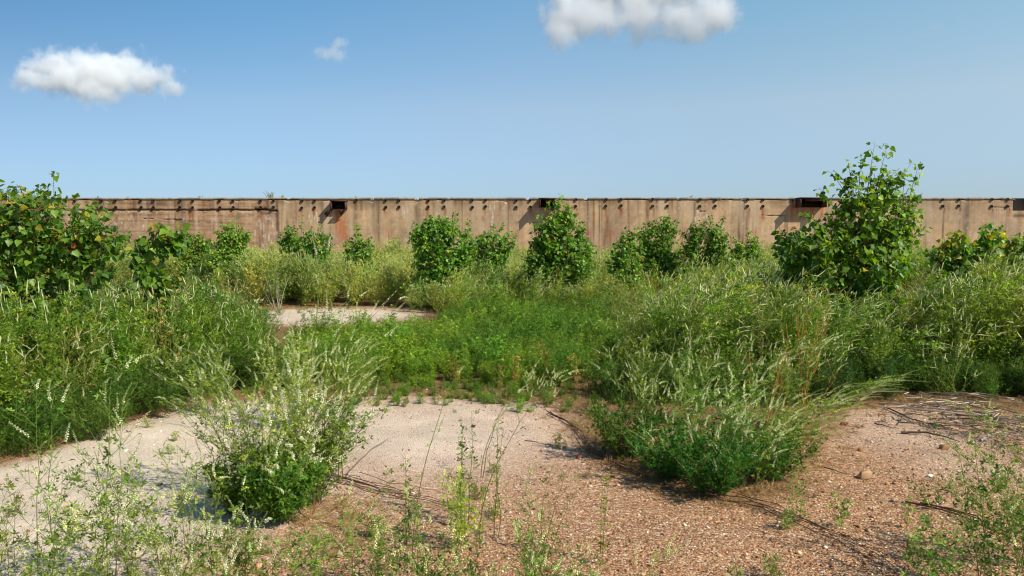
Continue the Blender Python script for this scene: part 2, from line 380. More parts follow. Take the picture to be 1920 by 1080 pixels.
def build_ground():
    xs = axis(-5.5, 6.0, 600, 0.03, 90); ys = axis(2.0, 10.5, 600, 0.03, 90)
    X, Y = np.meshgrid(xs, ys); Z = gz(X, Y)
    wht, lit = ground_masks(X, Y)
    def pb(px, py, rx, ry):
        c = G(px, py); return np.exp(-(((X - c[0]) / rx) ** 2 + ((Y - c[1]) / ry) ** 2) ** 1.3)
    PALE_ = np.maximum.reduce([pb(790, 800, 1.35, 1.5), pb(680, 800, .9, 1.3), pb(1690, 800, .7, .9) * .5, pb(1850, 870, .6, .5) * .35, pb(330, 850, 2, 1.6), pb(620, 590, 2.4, 2.4)]) * (.55 + .7 * fbm(X * 2, Y * 2, 87)) * (1 - .4 * lit)
    Z = Z + 0.012 * (fbm(X * 9, Y * 9, 11, 3) - 0.5) * (1 - 0.7 * wht)
    far = np.hypot(X, Y) > 60; Z = np.where(far, Z * 0 - 0.05, Z)
    g = Geo(); idx = np.arange(X.size).reshape(X.shape)
    a = idx[:-1, :-1].ravel(); b = idx[:-1, 1:].ravel(); c = idx[1:, 1:].ravel(); d = idx[1:, :-1].ravel()
    g.add(np.stack([X.ravel(), Y.ravel(), Z.ravel()], -1), np.concatenate([np.stack([a, b, c], -1), np.stack([a, c, d], -1)]),
          np.stack([wht.ravel(), lit.ravel(), PALE_.ravel()], -1))
    m, n, l, o = new_mat('gravel_ground')
    tc = n.new('ShaderNodeNewGeometry'); at = n.new('ShaderNodeAttribute'); at.attribute_name = 'tint'
    sp = n.new('ShaderNodeSeparateColor'); l.new(at.outputs['Color'], sp.inputs[0])
    v1 = n.new('ShaderNodeTexVoronoi'); v1.inputs['Scale'].default_value = 78; l.new(tc.outputs['Position'], v1.inputs['Vector'])
    v2 = n.new('ShaderNodeTexVoronoi'); v2.inputs['Scale'].default_value = 160; l.new(tc.outputs['Position'], v2.inputs['Vector'])
    sv = n.new('ShaderNodeSeparateColor'); l.new(v1.outputs['Color'], sv.inputs[0])
    cr = n.new('ShaderNodeValToRGB'); l.new(sv.outputs[0], cr.inputs[0])
    els = cr.color_ramp.elements
    stops = [(0, (112, 76, 54)), (.25, (178, 128, 94)), (.5, (196, 152, 112)), (.68, (150, 108, 76)), (.85, (204, 166, 128)), (.97, (220, 192, 158)), (1, (232, 214, 190))]
    els[0].position = 0; els[0].color = (*srgb(*stops[0][1]), 1); els[1].position = 1; els[1].color = (*srgb(*stops[-1][1]), 1)
    for p_, c_ in stops[1:-1]: e = els.new(p_); e.color = (*srgb(*c_), 1)
    sv2 = n.new('ShaderNodeSeparateColor'); l.new(v2.outputs['Color'], sv2.inputs[0])
    cr2 = n.new('ShaderNodeValToRGB'); l.new(sv2.outputs[1], cr2.inputs[0])
    e2 = cr2.color_ramp.elements; e2[0].color = (*srgb(186, 166, 144), 1); e2[1].color = (*srgb(226, 208, 186), 1)
    cr3 = n.new('ShaderNodeValToRGB'); l.new(sv2.outputs[2], cr3.inputs[0])
    e3 = cr3.color_ramp.elements; e3[0].color = (*srgb(92, 66, 44), 1); e3[1].color = (*srgb(172, 130, 92), 1)
    n1 = n.new('ShaderNodeTexNoise'); n1.inputs['Scale'].default_value = 2.3; n1.inputs['Detail'].default_value = 9; n1.inputs['Roughness'].default_value = 0.7; l.new(tc.outputs['Position'], n1.inputs['Vector'])
    n2 = n.new('ShaderNodeTexNoise'); n2.inputs['Scale'].default_value = 18; n2.inputs['Detail'].default_value = 6; n2.inputs['Roughness'].default_value = 0.7; l.new(tc.outputs['Position'], n2.inputs['Vector'])
    def math_(op, a, b, clamp=False):
        x = n.new('ShaderNodeMath'); x.operation = op; x.use_clamp = clamp
        for i, v in enumerate((a, b)):
            if isinstance(v, (int, float)): x.inputs[i].default_value = v
            else: l.new(v, x.inputs[i])
        return x.outputs[0]
    def mix(f, a, b, mode='MIX'):
        x = n.new('ShaderNodeMix'); x.data_type = 'RGBA'; x.blend_type = mode
        if isinstance(f, (int, float)): x.inputs[0].default_value = f
        else: l.new(f, x.inputs[0])
        for k, v in ((6, a), (7, b)):
            if isinstance(v, tuple): x.inputs[k].default_value = v
            else: l.new(v, x.inputs[k])
        return x.outputs[2]
    wf = math_('ADD', sp.outputs[0], math_('MULTIPLY', math_('SUBTRACT', n2.outputs[0], 0.5), 1.3)); wf = math_('MULTIPLY', wf, sp.outputs[0], True)
    wf = math_('MULTIPLY', wf, 1.25, True)
    lf = math_('ADD', sp.outputs[1], math_('MULTIPLY', math_('SUBTRACT', n2.outputs[0], 0.5), 1.2)); lf = math_('MULTIPLY', lf, sp.outputs[1], True)
    col = mix(math_('MULTIPLY', sp.outputs[2], .72), cr.outputs[0], (*srgb(240, 220, 200), 1)); col = mix(wf, col, cr2.outputs[0]); col = mix(lf, col, cr3.outputs[0])
    tone = n.new('ShaderNodeMapRange'); tone.inputs[1].default_value = 0.3; tone.inputs[2].default_value = 0.7; tone.inputs[3].default_value = 0.80; tone.inputs[4].default_value = 1.15
    l.new(n1.outputs[0], tone.inputs[0])
    tv = n.new('ShaderNodeVectorMath'); tv.operation = 'SCALE'; l.new(col, tv.inputs[0]); l.new(tone.outputs[0], tv.inputs['Scale'])
    p = n.new('ShaderNodeBsdfPrincipled'); p.inputs['Roughness'].default_value = 0.9; p.inputs['Specular IOR Level'].default_value = 0.15
    l.new(tv.outputs[0], p.inputs['Base Color'])
    b1 = n.new('ShaderNodeBump'); b1.inputs['Strength'].default_value = 0.9; b1.inputs['Distance'].default_value = 0.012; b1.invert = True
    hgt = math_('MULTIPLY', v1.outputs['Distance'], math_('SUBTRACT', 1.0, math_('MULTIPLY', wf, 0.75)))
    l.new(hgt, b1.inputs['Height'])
    b2 = n.new('ShaderNodeBump'); b2.inputs['Strength'].default_value = 0.6; b2.inputs['Distance'].default_value = 0.03
    l.new(n2.outputs[0], b2.inputs['Height']); l.new(b1.outputs[0], b2.inputs['Normal']); l.new(b2.outputs[0], p.inputs['Normal'])
    l.new(p.outputs[0], o.inputs['Surface'])
    ob = obj('ground', g.mesh('ground', [m], True)); tag(ob, kind="structure")
build_ground()

# pebbles
def pebble_mesh(rng, name, base):
    import bmesh
    bm = bmesh.new(); bmesh.ops.create_icosphere(bm, subdivisions=1, radius=1.0)
    V = np.array([v.co[:] for v in bm.verts]); T = np.array([[v.index for v in f.verts] for f in bm.faces]); bm.free()
    V = V * rng.uniform(0.65, 1.2, (len(V), 1)) * np.array([1, rng.uniform(.6, .9), rng.uniform(.4, .65)])
    g = Geo(); g.add(V, T, base); return g.mesh(name, [M_ROCK])
M_ROCK = leaf_mat('stone', 0.85, 0.0, 0.2, hue=0.02, val=0.35)
rng = np.random.default_rng(5)
pebs = [pebble_mesh(rng, 'pebble_%d' % i, srgb(*c)) for i, c in enumerate([(200, 158, 120), (172, 120, 84), (206, 174, 138), (136, 94, 66), (190, 144, 106), (224, 204, 178), (150, 108, 78)])]
x, y = jitter_pts(rng, -5.5, 6.5, 2.6, 9.5, 1300)
k = (dist_in(x, y) > -0.2); x = x[k]; y = y[k]
wht, lit = ground_masks(x, y)
k = (rng.random(len(x)) < (1 - 0.9 * wht) * (1 - .75 * lit) * (0.25 + 0.9 * fbm(x * 1.5, y * 1.5, 41))) & (np.abs(pxof(x, y)[0] - 960) < 1050); x = x[k]; y = y[k]; n_ = len(x)
s = 0.0036 * np.exp(rng.normal(size=n_) * 0.6) + 0.001; s = np.minimum(s, 0.024); c_ = G(780, 810); s *= 1 - .45 * np.exp(-((x - c_[0]) / 1.3) ** 2 - ((y - c_[1]) / 1.6) ** 2)
o = gn_scatter('gravel', np.stack([x, y, gz(x, y) + s * 0.2], -1), rng.random((n_, 3)) * np.array([.5, .5, 6.28]), np.repeat(s[:, None], 3, 1), rng.integers(0, len(pebs), n_), pebs)
tag(o, 'loose pinkish gravel spread over the bare clearing', 'gravel', kind='stuff')
#@@END_GROUND

#@@WALL
# ================================================================== concrete wall
WY = 50.0
S = WY / FPX                                    # metres per photograph pixel on the wall (about)
def wx(px): return P(px, 372, WY)[0]
def wz(py): return P(960, py, WY)[2]
ZT = wz(370.5)
STUBS2 = [216, 264, 287, 337, 361, 412, 436, 566, 590, 723, 748, 803, 833, 885, 910, 967.5, 994, 1079, 1136, 1164, 1224, 1251, 1312, 1341, 1402, 1431, 1580, 1610, 1678, 1706,
          1767, 1797, 1859, 1889, 513, 489, 190, 140, 112, 60, 30, -20, -45]
STUBS1 = [668, 1485]
NOTCH = (1899, 1960)
def build_wall():
    rng = np.random.default_rng(2)
    root = empty('concrete_wall', (0, WY, 0))
    tag(root, 'long weathered tan concrete wall with rust streaks and rows of pipe stubs', 'wall', kind='thing')
    st = 0.045
    xs = np.arange(wx(-500), wx(2420), st); zs = np.arange(-0.1, ZT - 0.14 + 1e-6, st)
    X, Z = np.meshgrid(xs, zs)
    px = 960 + X / S; py = 370.5 + (ZT - Z) / S
    # ---- colour
    tan = srgb(198, 167, 130); tan2 = srgb(172, 142, 110); red = srgb(176, 136, 104); grey = srgb(120, 104, 92)
    nz = fbm(X * 0.55, Z * 0.9, 3, 5)[..., None]; nf = fbm(X * 6, Z * 6, 8, 4)[..., None]; streak = fbm(X * 3.2, Z * 0.18, 12, 4)[..., None]
    col = tan * (1 - nz) + tan2 * nz
    left = (sstep(526, 520, px))[..., None]
    col = col * (1 - left * 0.7) + (red * (0.75 + 0.5 * fbm(X * 0.8, Z * 5, 21, 4)[..., None])) * left * 0.7
    hor = fbm(X * 0.35, Z * 11, 23, 3)[..., None]; col = col * (1 - 0.35 * left * sstep(0.5, 0.75, hor))
    col = col * (0.78 + 0.44 * nf) * (0.68 + 0.60 * streak)
    # pour lines
    for k in range(0, 14):
        zl = ZT - 0.42 * k - 0.3; col = col * (1 - 0.10 * np.exp(-((Z - zl) / 0.03) ** 2) * (fbm(X * 0.7, k * 5.1 + 0 * Z, 77) > 0.45))[..., None]
    # panel joints and broad dark runs
    for p, wd, a in [(523, 1.2, .5), (711, 1.0, .6), (867, 1.0, .75), (953, 1.1, .65), (1107, 1, .35), (1123, 1.0, .7), (1215, 1, .35), (1301, 1.2, .55), (1393, 1.8, .8), (1475, 1, .5), (1766, 1.6, .7), (1860, 1.2, .5), (1883, 1.0, .45), (620, 1, .3),
                     (30, 1, .5), (2040, 1, .5)]:
        q = np.exp(-((px - p + 1.2 * (fbm(Z * 1.5, 0 * Z + p, 31) - .5)) / wd) ** 2) * (0.5 + 0.7 * fbm(Z * 2 + p, Z * 0, 33)) * sstep(0, 4, py - 372)
        col = col * (1 - np.clip(a * q, 0, .9))[..., None]
    for p, wd, a, ln in [(205, 6, .6, 25), (342, 6.5, .6, 120), (280, 5, .35, 22), (449, 5, .4, 70), (549, 5, .35, 80), (668, 4.5, .5, 90), (705, 9, .4, 120), (783, 6, .45, 60), (785, 4, .3, 100), (1098, 6, .4, 110), (1272, 7, .4, 75), (1388, 6.5, .6, 130),
                         (1808, 6.5, .72, 120), (1105, 4, .35, 120), (505, 5, .3, 50), (1675, 6, .4, 90), (90, 7, .5, 120), (607, 4, .35, 60), (1300, 5, .3, 90)]:
        wob = 2.5 * (fbm(Z * 1.1, 0 * Z + p, 35) - .5)
        q = np.exp(-(np.abs((px - p + wob) / wd)) ** 3) * sstep(ln, ln * 0.4, py - 372) * (0.35 + 0.9 * fbm(X * 9, Z * 2.5, 37))
        col = col * (1 - np.clip(a * q, 0, .85)[..., None]) + srgb(88, 82, 80) * np.clip(a * q, 0, .85)[..., None] * 0.55
    # patchy darker tone below the coping
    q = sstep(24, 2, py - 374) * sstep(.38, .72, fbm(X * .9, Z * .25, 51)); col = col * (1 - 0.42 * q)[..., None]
    vs_ = sstep(.52, .74, fbm(X * 5.5, Z * .22, 141, 3)) * sstep(.35, .6, fbm(X * .6, Z * .5, 143)); col = col * (1 - (.6 * vs_)[..., None]) + srgb(130, 68, 40) * (.34 * vs_)[..., None]
    vl_ = sstep(.5, .72, fbm(X * 4.1 + 9, Z * .25, 145, 3)) * .36; col = col * (1 - vl_[..., None]) + srgb(204, 184, 156) * vl_[..., None]
    bl_ = sstep(.5, .7, fbm(X * .45, Z * .7, 147, 4)) * .28; col = col * (1 - bl_[..., None]) + srgb(126, 112, 98) * bl_[..., None]
    # rust under the stubs
    rust = srgb(140, 62, 28); drk = srgb(60, 34, 24)
    allst = [(p, 1) for p in STUBS2] + [(p, 0) for p in STUBS1]
    for p, two in allst:
        ln = rng.uniform(10, 32); a = rng.uniform(.25, .75); y0 = 389 if two else 377; dx = rng.normal() * 1.2; wd = rng.uniform(1.6, 3.6)
        q = np.exp(-((px - p - dx - 1.5 * (fbm(Z * 2, 0 * Z + p, 61) - .5)) / wd) ** 2) * sstep(y0, y0 + 3, py) * sstep(ln, ln * .2, py - y0) * (0.3 + fbm(X * 8, Z * 5, 63))
        q = np.clip(q * a * 1.3, 0, .85)[..., None]; col = col * (1 - q) + rust * q
        q = np.exp(-((px - p - dx) / 1.1) ** 2) * sstep(y0, y0 + 2, py) * sstep(ln * .5, 0, py - y0) * .6; q = q[..., None]; col = col * (1 - q) + drk * q
        if rng.random() < .45:
            xx = p + rng.uniform(-6, 8); yy = rng.uniform(395, 425)
            q = np.exp(-(((px - xx) / rng.uniform(3, 6)) ** 2 + ((py - yy) / rng.uniform(3, 9)) ** 2)) * sstep(.4, .65, fbm(X * 7, Z * 7, 65)); q = (q * .5)[..., None]; col = col * (1 - q) + rust * q
    # rust sheets under the brackets
    for a_, b_, y0, y1, al in [(629, 652, 388, 480, .6), (1018, 1046, 390, 440, .3), (1478, 1542, 384, 420, .62), (1893, 1960, 398, 408, .0)]:
        q = sstep(a_ - 2, a_ + 3, px) * sstep(b_ + 2, b_ - 3, px) * sstep(y0 - 3, y0 + 3, py) * sstep(y1, (y0 + y1) / 2, py) * sstep(.18, .62, fbm(X * 4, Z * .7, 71)) * 1.1
        q = np.clip(q * al, 0, .9)[..., None]; col = col * (1 - q) + srgb(176, 92, 44) * q
    q = sstep(1893, 1899, px) * np.exp(-((py - 404) / 3.5) ** 2) * .7; col = col * (1 - q[..., None]) + drk * q[..., None]
    # thin red drips
    for p, y0, y1 in [(729, 430, 468), (971, 430, 476), (1145, 430, 480), (1103, 430, 470), (1279, 430, 460), (1415, 430, 455), (1463, 430, 450), (1788, 432, 446), (652, 440, 460), (555, 430, 445), (1881, 433, 446)]:
        q = np.exp(-((px - p) / .8) ** 2) * sstep(y0, y0 + 2, py) * sstep(y1 + 8, y1, py) * .8
        q2 = np.exp(-((px - p) / 7) ** 2 - ((py - y0 - 6) / 9) ** 2) * .28; q = np.maximum(q, q2)[..., None]; col = col * (1 - q) + srgb(156, 60, 34) * q
    # white lime drips
    wl = srgb(222, 210, 196)
    for i in range(60):
        cx_, cy_ = [(500, 425), (500, 450), (250, 423), (512, 440), (756, 392), (922, 393), (590, 400), (1310, 405)][i % 8]
        xx = cx_ + rng.normal() * (16 if cx_ < 520 else 5); yy = cy_ + rng.normal() * 7; ll = rng.uniform(3, 13)
        q = np.exp(-((px - xx) / rng.uniform(.7, 1.5)) ** 2) * sstep(yy - 2, yy, py) * sstep(yy + ll, yy + ll * .5, py) * rng.uniform(.3, .85); q = q[..., None]; col = col * (1 - q) + wl * q
    q = left[..., 0] * sstep(.62, .74, fbm(X * 5, Z * 5, 81, 4)) * sstep(392, 398, py) * sstep(440, 405, py) * .6; q = q[..., None]; col = col * (1 - q) + srgb(200, 176, 158) * q
    q = sstep(.70, .80, fbm(X * 4, Z * 4, 83, 4)) * .35; q = q[..., None]; col = col * (1 - q) + srgb(206, 186, 164) * q
    # cracks
    D = 0.012 * (fbm(X * 2.5, Z * 2.5, 91) - .5)
    yc = 393.5 + 3.5 * (fbm(X * .55, X * 0, 93) - .5) + 1.5 * (fbm(X * 4, X * 0, 94) - .5)
    cr_ = np.exp(-((py - yc) / (.9 + .9 * fbm(X * 1.3, X * 0, 95))) ** 2) * (px < 522) * sstep(.25, .5, fbm(X * 1.1, X * 0, 96))
    lip = np.exp(-((py - yc - 3) / 1.4) ** 2) * (px < 522) * sstep(.42, .6, fbm(X * 1.9, X * 0, 97))
    col = col * (1 - .55 * lip[..., None]) + srgb(214, 182, 150) * .55 * lip[..., None]
    col = col * (1 - .85 * cr_[..., None]); D += 0.10 * cr_
    for (x0, x1, y0, amp, wd) in [(326, 343, 411, 1.2, 1.0), (300, 330, 410, .8, .5), (478, 502, 391, 1.5, 1.8), (1425, 1475, 403, 1.5, .45), (1859, 1889, 388, 1, .6), (1310, 1322, 396, .6, .5), (268, 290, 409, 1, .4)]:
        q = np.exp(-((py - y0 - amp * np.sin((px - x0) / (x1 - x0) * 3)) / wd) ** 2) * sstep(x0 - 1, x0 + 2, px) * sstep(x1 + 1, x1 - 2, px)
        col = col * (1 - .8 * q[..., None]); D += .08 * q
    q = np.exp(-(((px - 492) / 24) ** 2 + ((py - 400) / 7) ** 2)) * sstep(.42, .6, fbm(X * 3, Z * 3, 99)); D += .06 * q; col = col * (1 - .3 * q[..., None])
    # spalls under the coping
    sp_ = np.zeros_like(px)
    for p, wd, dp in [(207, 6, 6), (278, 7, 4), (449, 8, 4), (545, 10, 5), (550, 16, 3), (612, 10, 3), (700, 12, 6), (783, 8, 6), (945, 16, 4), (950, 6, 8), (900, 8, 3), (1098, 4, 4), (1272, 5, 4), (1302, 6, 4), (1391, 4, 6), (1808, 5, 4), (1340, 5, 2)]:
        sp_ = np.maximum(sp_, (np.abs(px - p) < wd) * sstep(dp + 1.0, dp - .8, (py - 374) + 3 * np.abs(px - p) / wd * dp * .35 + 2 * (fbm(X * 4, Z * 4, 101) - .5)) * np.ones_like(px))
    col = col * (1 - sp_[..., None]) + srgb(206, 180, 152) * sp_[..., None]; D += .07 * sp_
    D += 0.05 * left[..., 0] * sstep(394, 396, py)
    Yv = D
    ox0, ox1 = wx(NOTCH[0]), wx(NOTCH[1]); oz0, oz1 = wz(396), ZT + 1
    g = Geo(); idx = np.arange(X.size).reshape(X.shape)
    keep = ~((X[:-1, :-1] > ox0) & (X[:-1, :-1] < ox1) & (Z[:-1, :-1] > oz0))
    a = idx[:-1, :-1][keep]; b = idx[:-1, 1:][keep]; c = idx[1:, 1:][keep]; d = idx[1:, :-1][keep]
    g.add(np.stack([X.ravel(), Yv.ravel(), Z.ravel()], -1), np.concatenate([np.stack([a, b, c], -1), np.stack([a, c, d], -1)]), col.reshape(-1, 3))
    # back and ends
    x0, x1, z1 = xs[0], xs[-1], zs[-1]
    g.add([[x0, .9, -.1], [x1, .9, -.1], [x1, .9, z1 - .05], [x0, .9, z1 - .05], [x0, .02, -.1], [x0, .02, z1], [x1, .02, -.1], [x1, .02, z1]],
          [[1, 0, 3], [1, 3, 2], [0, 4, 5], [0, 5, 3], [6, 1, 2], [6, 2, 7]], tan2)
    # notch inside, its shade painted on as a near-black colour
    nx0, nx1, nz0 = ox0, ox1, oz0
    g.add([[nx0, 0, nz0], [nx1, 0, nz0], [nx1, .85, nz0], [nx0, .85, nz0], [nx0, 0, ZT], [nx1, 0, ZT], [nx1, .85, ZT], [nx0, .85, ZT]],
          [[0, 1, 2], [0, 2, 3], [3, 2, 6], [3, 6, 7], [0, 3, 7], [0, 7, 4], [1, 5, 6], [1, 6, 2]], srgb(40, 34, 30))
    m, n, l, o = new_mat('weathered_concrete')
    at = n.new('ShaderNodeAttribute'); at.attribute_name = 'tint'; ge = n.new('ShaderNodeNewGeometry')
    nn = n.new('ShaderNodeTexNoise'); nn.inputs['Scale'].default_value = 14; nn.inputs['Detail'].default_value = 8; nn.inputs['Roughness'].default_value = .75; l.new(ge.outputs['Position'], nn.inputs['Vector'])
    mr = n.new('ShaderNodeMapRange'); mr.inputs[1].default_value = .3; mr.inputs[2].default_value = .7; mr.inputs[3].default_value = .88; mr.inputs[4].default_value = 1.12; l.new(nn.outputs[0], mr.inputs[0])
    vm = n.new('ShaderNodeVectorMath'); vm.operation = 'SCALE'; l.new(at.outputs['Color'], vm.inputs[0]); l.new(mr.outputs[0], vm.inputs['Scale'])
    p = n.new('ShaderNodeBsdfPrincipled'); p.inputs['Roughness'].default_value = .92; p.inputs['Specular IOR Level'].default_value = .1
    l.new(vm.outputs[0], p.inputs['Base Color'])
    bp = n.new('ShaderNodeBump'); bp.inputs['Strength'].default_value = .5; bp.inputs['Distance'].default_value = .025; l.new(nn.outputs[0], bp.inputs['Height']); l.new(bp.outputs[0], p.inputs['Normal'])
    l.new(p.outputs[0], o.inputs['Surface'])
    obj('wall_face', g.mesh('wall_face', [m]), root)
    # coping
    g = Geo(); xs2 = np.arange(wx(-500), wx(2420), 0.05); n2_ = len(xs2); pxx = 960 + xs2 / S
    brk = sstep(.55, .72, fbm(xs2 * 1.1, xs2 * 0, 111)) * .07 + .03 * fbm(xs2 * 7, xs2 * 0, 113)
    jag = np.zeros(n2_)
    for p_ in [1272, 1391, 1808, 1098, 545, 783, 1898, 990, 700]: jag = np.maximum(jag, (np.abs(pxx - p_) < 3.2) * .13)
    top = ZT + .035 * (fbm(xs2 * .35, xs2 * 0, 115) - .5) + .03 * (fbm(xs2 * 5, xs2 * 0, 116) - .5) - jag
    top = top - sstep(1900, 1902, pxx) * .06
    bot = np.full(n2_, ZT - .145) + brk * .6
    top = np.maximum(top, bot + .01)
    inn = (pxx > NOTCH[0]) & (pxx < NOTCH[1])
    rows = np.stack([np.stack([xs2, 0 * xs2 - .035, bot], -1), np.stack([xs2, 0 * xs2 - .035 + .02 * vnoise(xs2 * 6, xs2 * 0), top - .015], -1), np.stack([xs2, 0 * xs2 + .0, top], -1), np.stack([xs2, 0 * xs2 + .93, top - .02], -1), np.stack([xs2, 0 * xs2 + .93, bot - .1], -1), np.stack([xs2, 0 * xs2 + .3, bot - .01], -1)])
    V = rows.reshape(-1, 3); idx = np.arange(6 * n2_).reshape(6, n2_); T = []
    kk = ~inn[:-1]
    for r in range(6):
        a, b = idx[r][:-1][kk], idx[r][1:][kk]; c, d = idx[(r + 1) % 6][1:][kk], idx[(r + 1) % 6][:-1][kk]
        T += [np.stack([a, b, c], -1), np.stack([a, c, d], -1)]
    cc = (srgb(150, 138, 120) * (0.7 + .6 * fbm(xs2 * 3, xs2 * 0, 119)[:, None])) * np.where(fbm(xs2 * .8, xs2 * 0, 121) > .6, .62, 1)[:, None]
    g.add(V, np.concatenate(T), np.tile(cc, (6, 1)))
    obj('coping', g.mesh('coping', [m]), root)
    # stubs
    def stub(px_, py_, r=.095, ln=.08):
        g = Geo(); K = 4; yy = np.array([0.06, -ln * .5, -ln, -ln]); rr = np.array([1, 1, .95, .55]) * r; p0 = np.array([wx(px_), 0, wz(py_)])
        poly = np.stack([np.full(4, p0[0]), yy, p0[2] + np.array([0, -.01, -.02, -.02])], -1)[None]
        poly[:, 3, 1] += .0
        V = []; T = []; S8 = 10
        for k in range(4):
            for j in range(S8):
                a = j / S8 * 6.283; V.append([poly[0, k, 0] + rr[k] * math.cos(a), poly[0, k, 1] + (.04 if k == 3 else 0), poly[0, k, 2] + rr[k] * math.sin(a)])
        for k in range(3):
            for j in range(S8):
                a, b = k * S8 + j, k * S8 + (j + 1) % S8; T += [[a, b, b + S8], [a, b + S8, a + S8]]
        V.append([poly[0, 3, 0], -ln + .055, poly[0, 3, 2]])
        for j in range(S8): T.append([3 * S8 + j, 3 * S8 + (j + 1) % S8, len(V) - 1])
        V = np.array(V); g.add(V, T, srgb(52, 40, 36) * rng.uniform(.6, 1.3))
        return g.mesh('pipe_stub', [M_METAL], True)
    for p_ in STUBS2:
        y0 = 376.5 if p_ < 640 else (375.5 if p_ < 1060 else 374)
        obj('pipe_stub', stub(p_ + rng.normal() * .3, y0 + rng.normal() * .3), root); obj('pipe_stub', stub(p_ + rng.normal() * .4, y0 + 12.3 + rng.normal() * .4), root)
    for p_ in STUBS1: obj('pipe_stub', stub(p_, 375), root)
    # steel brackets
    def box(g, x0, x1, y0, y1, z0, z1, col):
        g.add([[x0, y0, z0], [x1, y0, z0], [x1, y1, z0], [x0, y1, z0], [x0, y0, z1], [x1, y0, z1], [x1, y1, z1], [x0, y1, z1]],
              [[0, 2, 1], [0, 3, 2], [4, 5, 6], [4, 6, 7], [0, 1, 5], [0, 5, 4], [1, 2, 6], [1, 6, 5], [2, 3, 7], [2, 7, 6], [3, 0, 4], [3, 4, 7]], col)
    for a_, b_, yt, yb, kind in [(623, 651, 374, 391, 'bent'), (1011, 1040, 370, 388, 'full'), (1492, 1541, 369, 388, 'full')]:
        x0, x1, z0, z1 = wx(a_), wx(b_), wz(yb) - .05, wz(yt) - .09; dp = .85 if kind == 'full' else .55
        br = bpy.data.objects.new('steel_bracket', None); C.objects.link(br); br.parent = root; br.location = ((x0 + x1) / 2, 0, (z0 + z1) / 2)
        cx_, cz_ = (x0 + x1) / 2, (z0 + z1) / 2; hw, hh = (x1 - x0) / 2, (z1 - z0) / 2
        mc = srgb(92, 66, 64)
        for u0, u1 in ((-hw, -hw + .05), (hw - .05, hw)):
            g = Geo(); box(g, u0, u1, -dp, .05, -hh, hh - .05, mc); obj('side_plate', g.mesh('side_plate', [M_METAL]), br)
        g = Geo(); box(g, -hw - .03, hw + .03, -dp - .02, .05, hh - .047, hh + .02, mc * .8)
        obj('top_plate', g.mesh('top_plate', [M_METAL]), br)
        g = Geo(); box(g, -hw + (.35 if kind == 'full' else .1), hw - .053, -dp * .8, -dp * .8 + .04, hh - (.55 if kind == 'full' else .2) * hh * 1.3, hh - .05, srgb(96, 70, 70)); obj('front_plate', g.mesh('front_plate', [M_METAL]), br)
        g = Geo(); box(g, -hw + .053, hw - .053, -.06, -.03, -hh + .02, hh - .053, srgb(14, 11, 10)); obj('shade_sheet', g.mesh('shade_sheet', [M_METAL]), br)  # near-black sheet that paints the shade inside the open bracket
        if kind == 'bent':
            g = Geo(); q = [[-hw, -dp, -hh + .1], [-hw - .45, -dp * .6, -hh - .25], [-hw - .3, -dp * .5, -hh - .5], [-hw + .1, -.1, -hh + .02]]
            q2 = [[a[0], a[1] + .03, a[2] + .01] for a in q]
            g.add(q + q2, [[0, 1, 2], [0, 2, 3], [4, 6, 5], [4, 7, 6], [0, 4, 5], [0, 5, 1], [1, 5, 6], [1, 6, 2], [2, 6, 7], [2, 7, 3], [3, 7, 4], [3, 4, 0]], mc * .8)
            obj('torn_plate', g.mesh('torn_plate', [M_METAL]), br); g = Geo()
            q = [[.0, -dp, -hh], [.5, -dp * .6, -hh - .1], [.1, -dp * .5, -hh - .42], [-.05, -.1, -hh]]
            q2 = [[a[0], a[1] + .03, a[2] + .01] for a in q]
            g.add(q + q2, [[0, 1, 2], [0, 2, 3], [4, 6, 5], [4, 7, 6], [0, 4, 5], [0, 5, 1], [1, 5, 6], [1, 6, 2], [2, 6, 7], [2, 7, 3], [3, 7, 4], [3, 4, 0]], mc * .8)
            obj('torn_plate', g.mesh('torn_plate', [M_METAL]), br)
def metal_mat():
    m, n, l, o = new_mat('rusty_steel')
    at = n.new('ShaderNodeAttribute'); at.attribute_name = 'tint'; ge = n.new('ShaderNodeNewGeometry')
    nn = n.new('ShaderNodeTexNoise'); nn.inputs['Scale'].default_value = 5; nn.inputs['Detail'].default_value = 8; l.new(ge.outputs['Position'], nn.inputs['Vector'])
    mx = n.new('ShaderNodeMix'); mx.data_type = 'RGBA'; mx.blend_type = 'MULTIPLY'; mx.inputs[0].default_value = .8
    cr = n.new('ShaderNodeValToRGB'); cr.color_ramp.elements[0].position = .35; cr.color_ramp.elements[0].color = (.55, .45, .42, 1); cr.color_ramp.elements[1].position = .65; cr.color_ramp.elements[1].color = (1.3, .95, .8, 1)
    l.new(nn.outputs[0], cr.inputs[0]); l.new(at.outputs['Color'], mx.inputs[6]); l.new(cr.outputs[0], mx.inputs[7])
    p = n.new('ShaderNodeBsdfPrincipled'); p.inputs['Roughness'].default_value = .75; p.inputs['Specular IOR Level'].default_value = .3
    l.new(mx.outputs[2], p.inputs['Base Color']); l.new(p.outputs[0], o.inputs['Surface']); return m
M_METAL = metal_mat()
build_wall()
#@@END_WALL

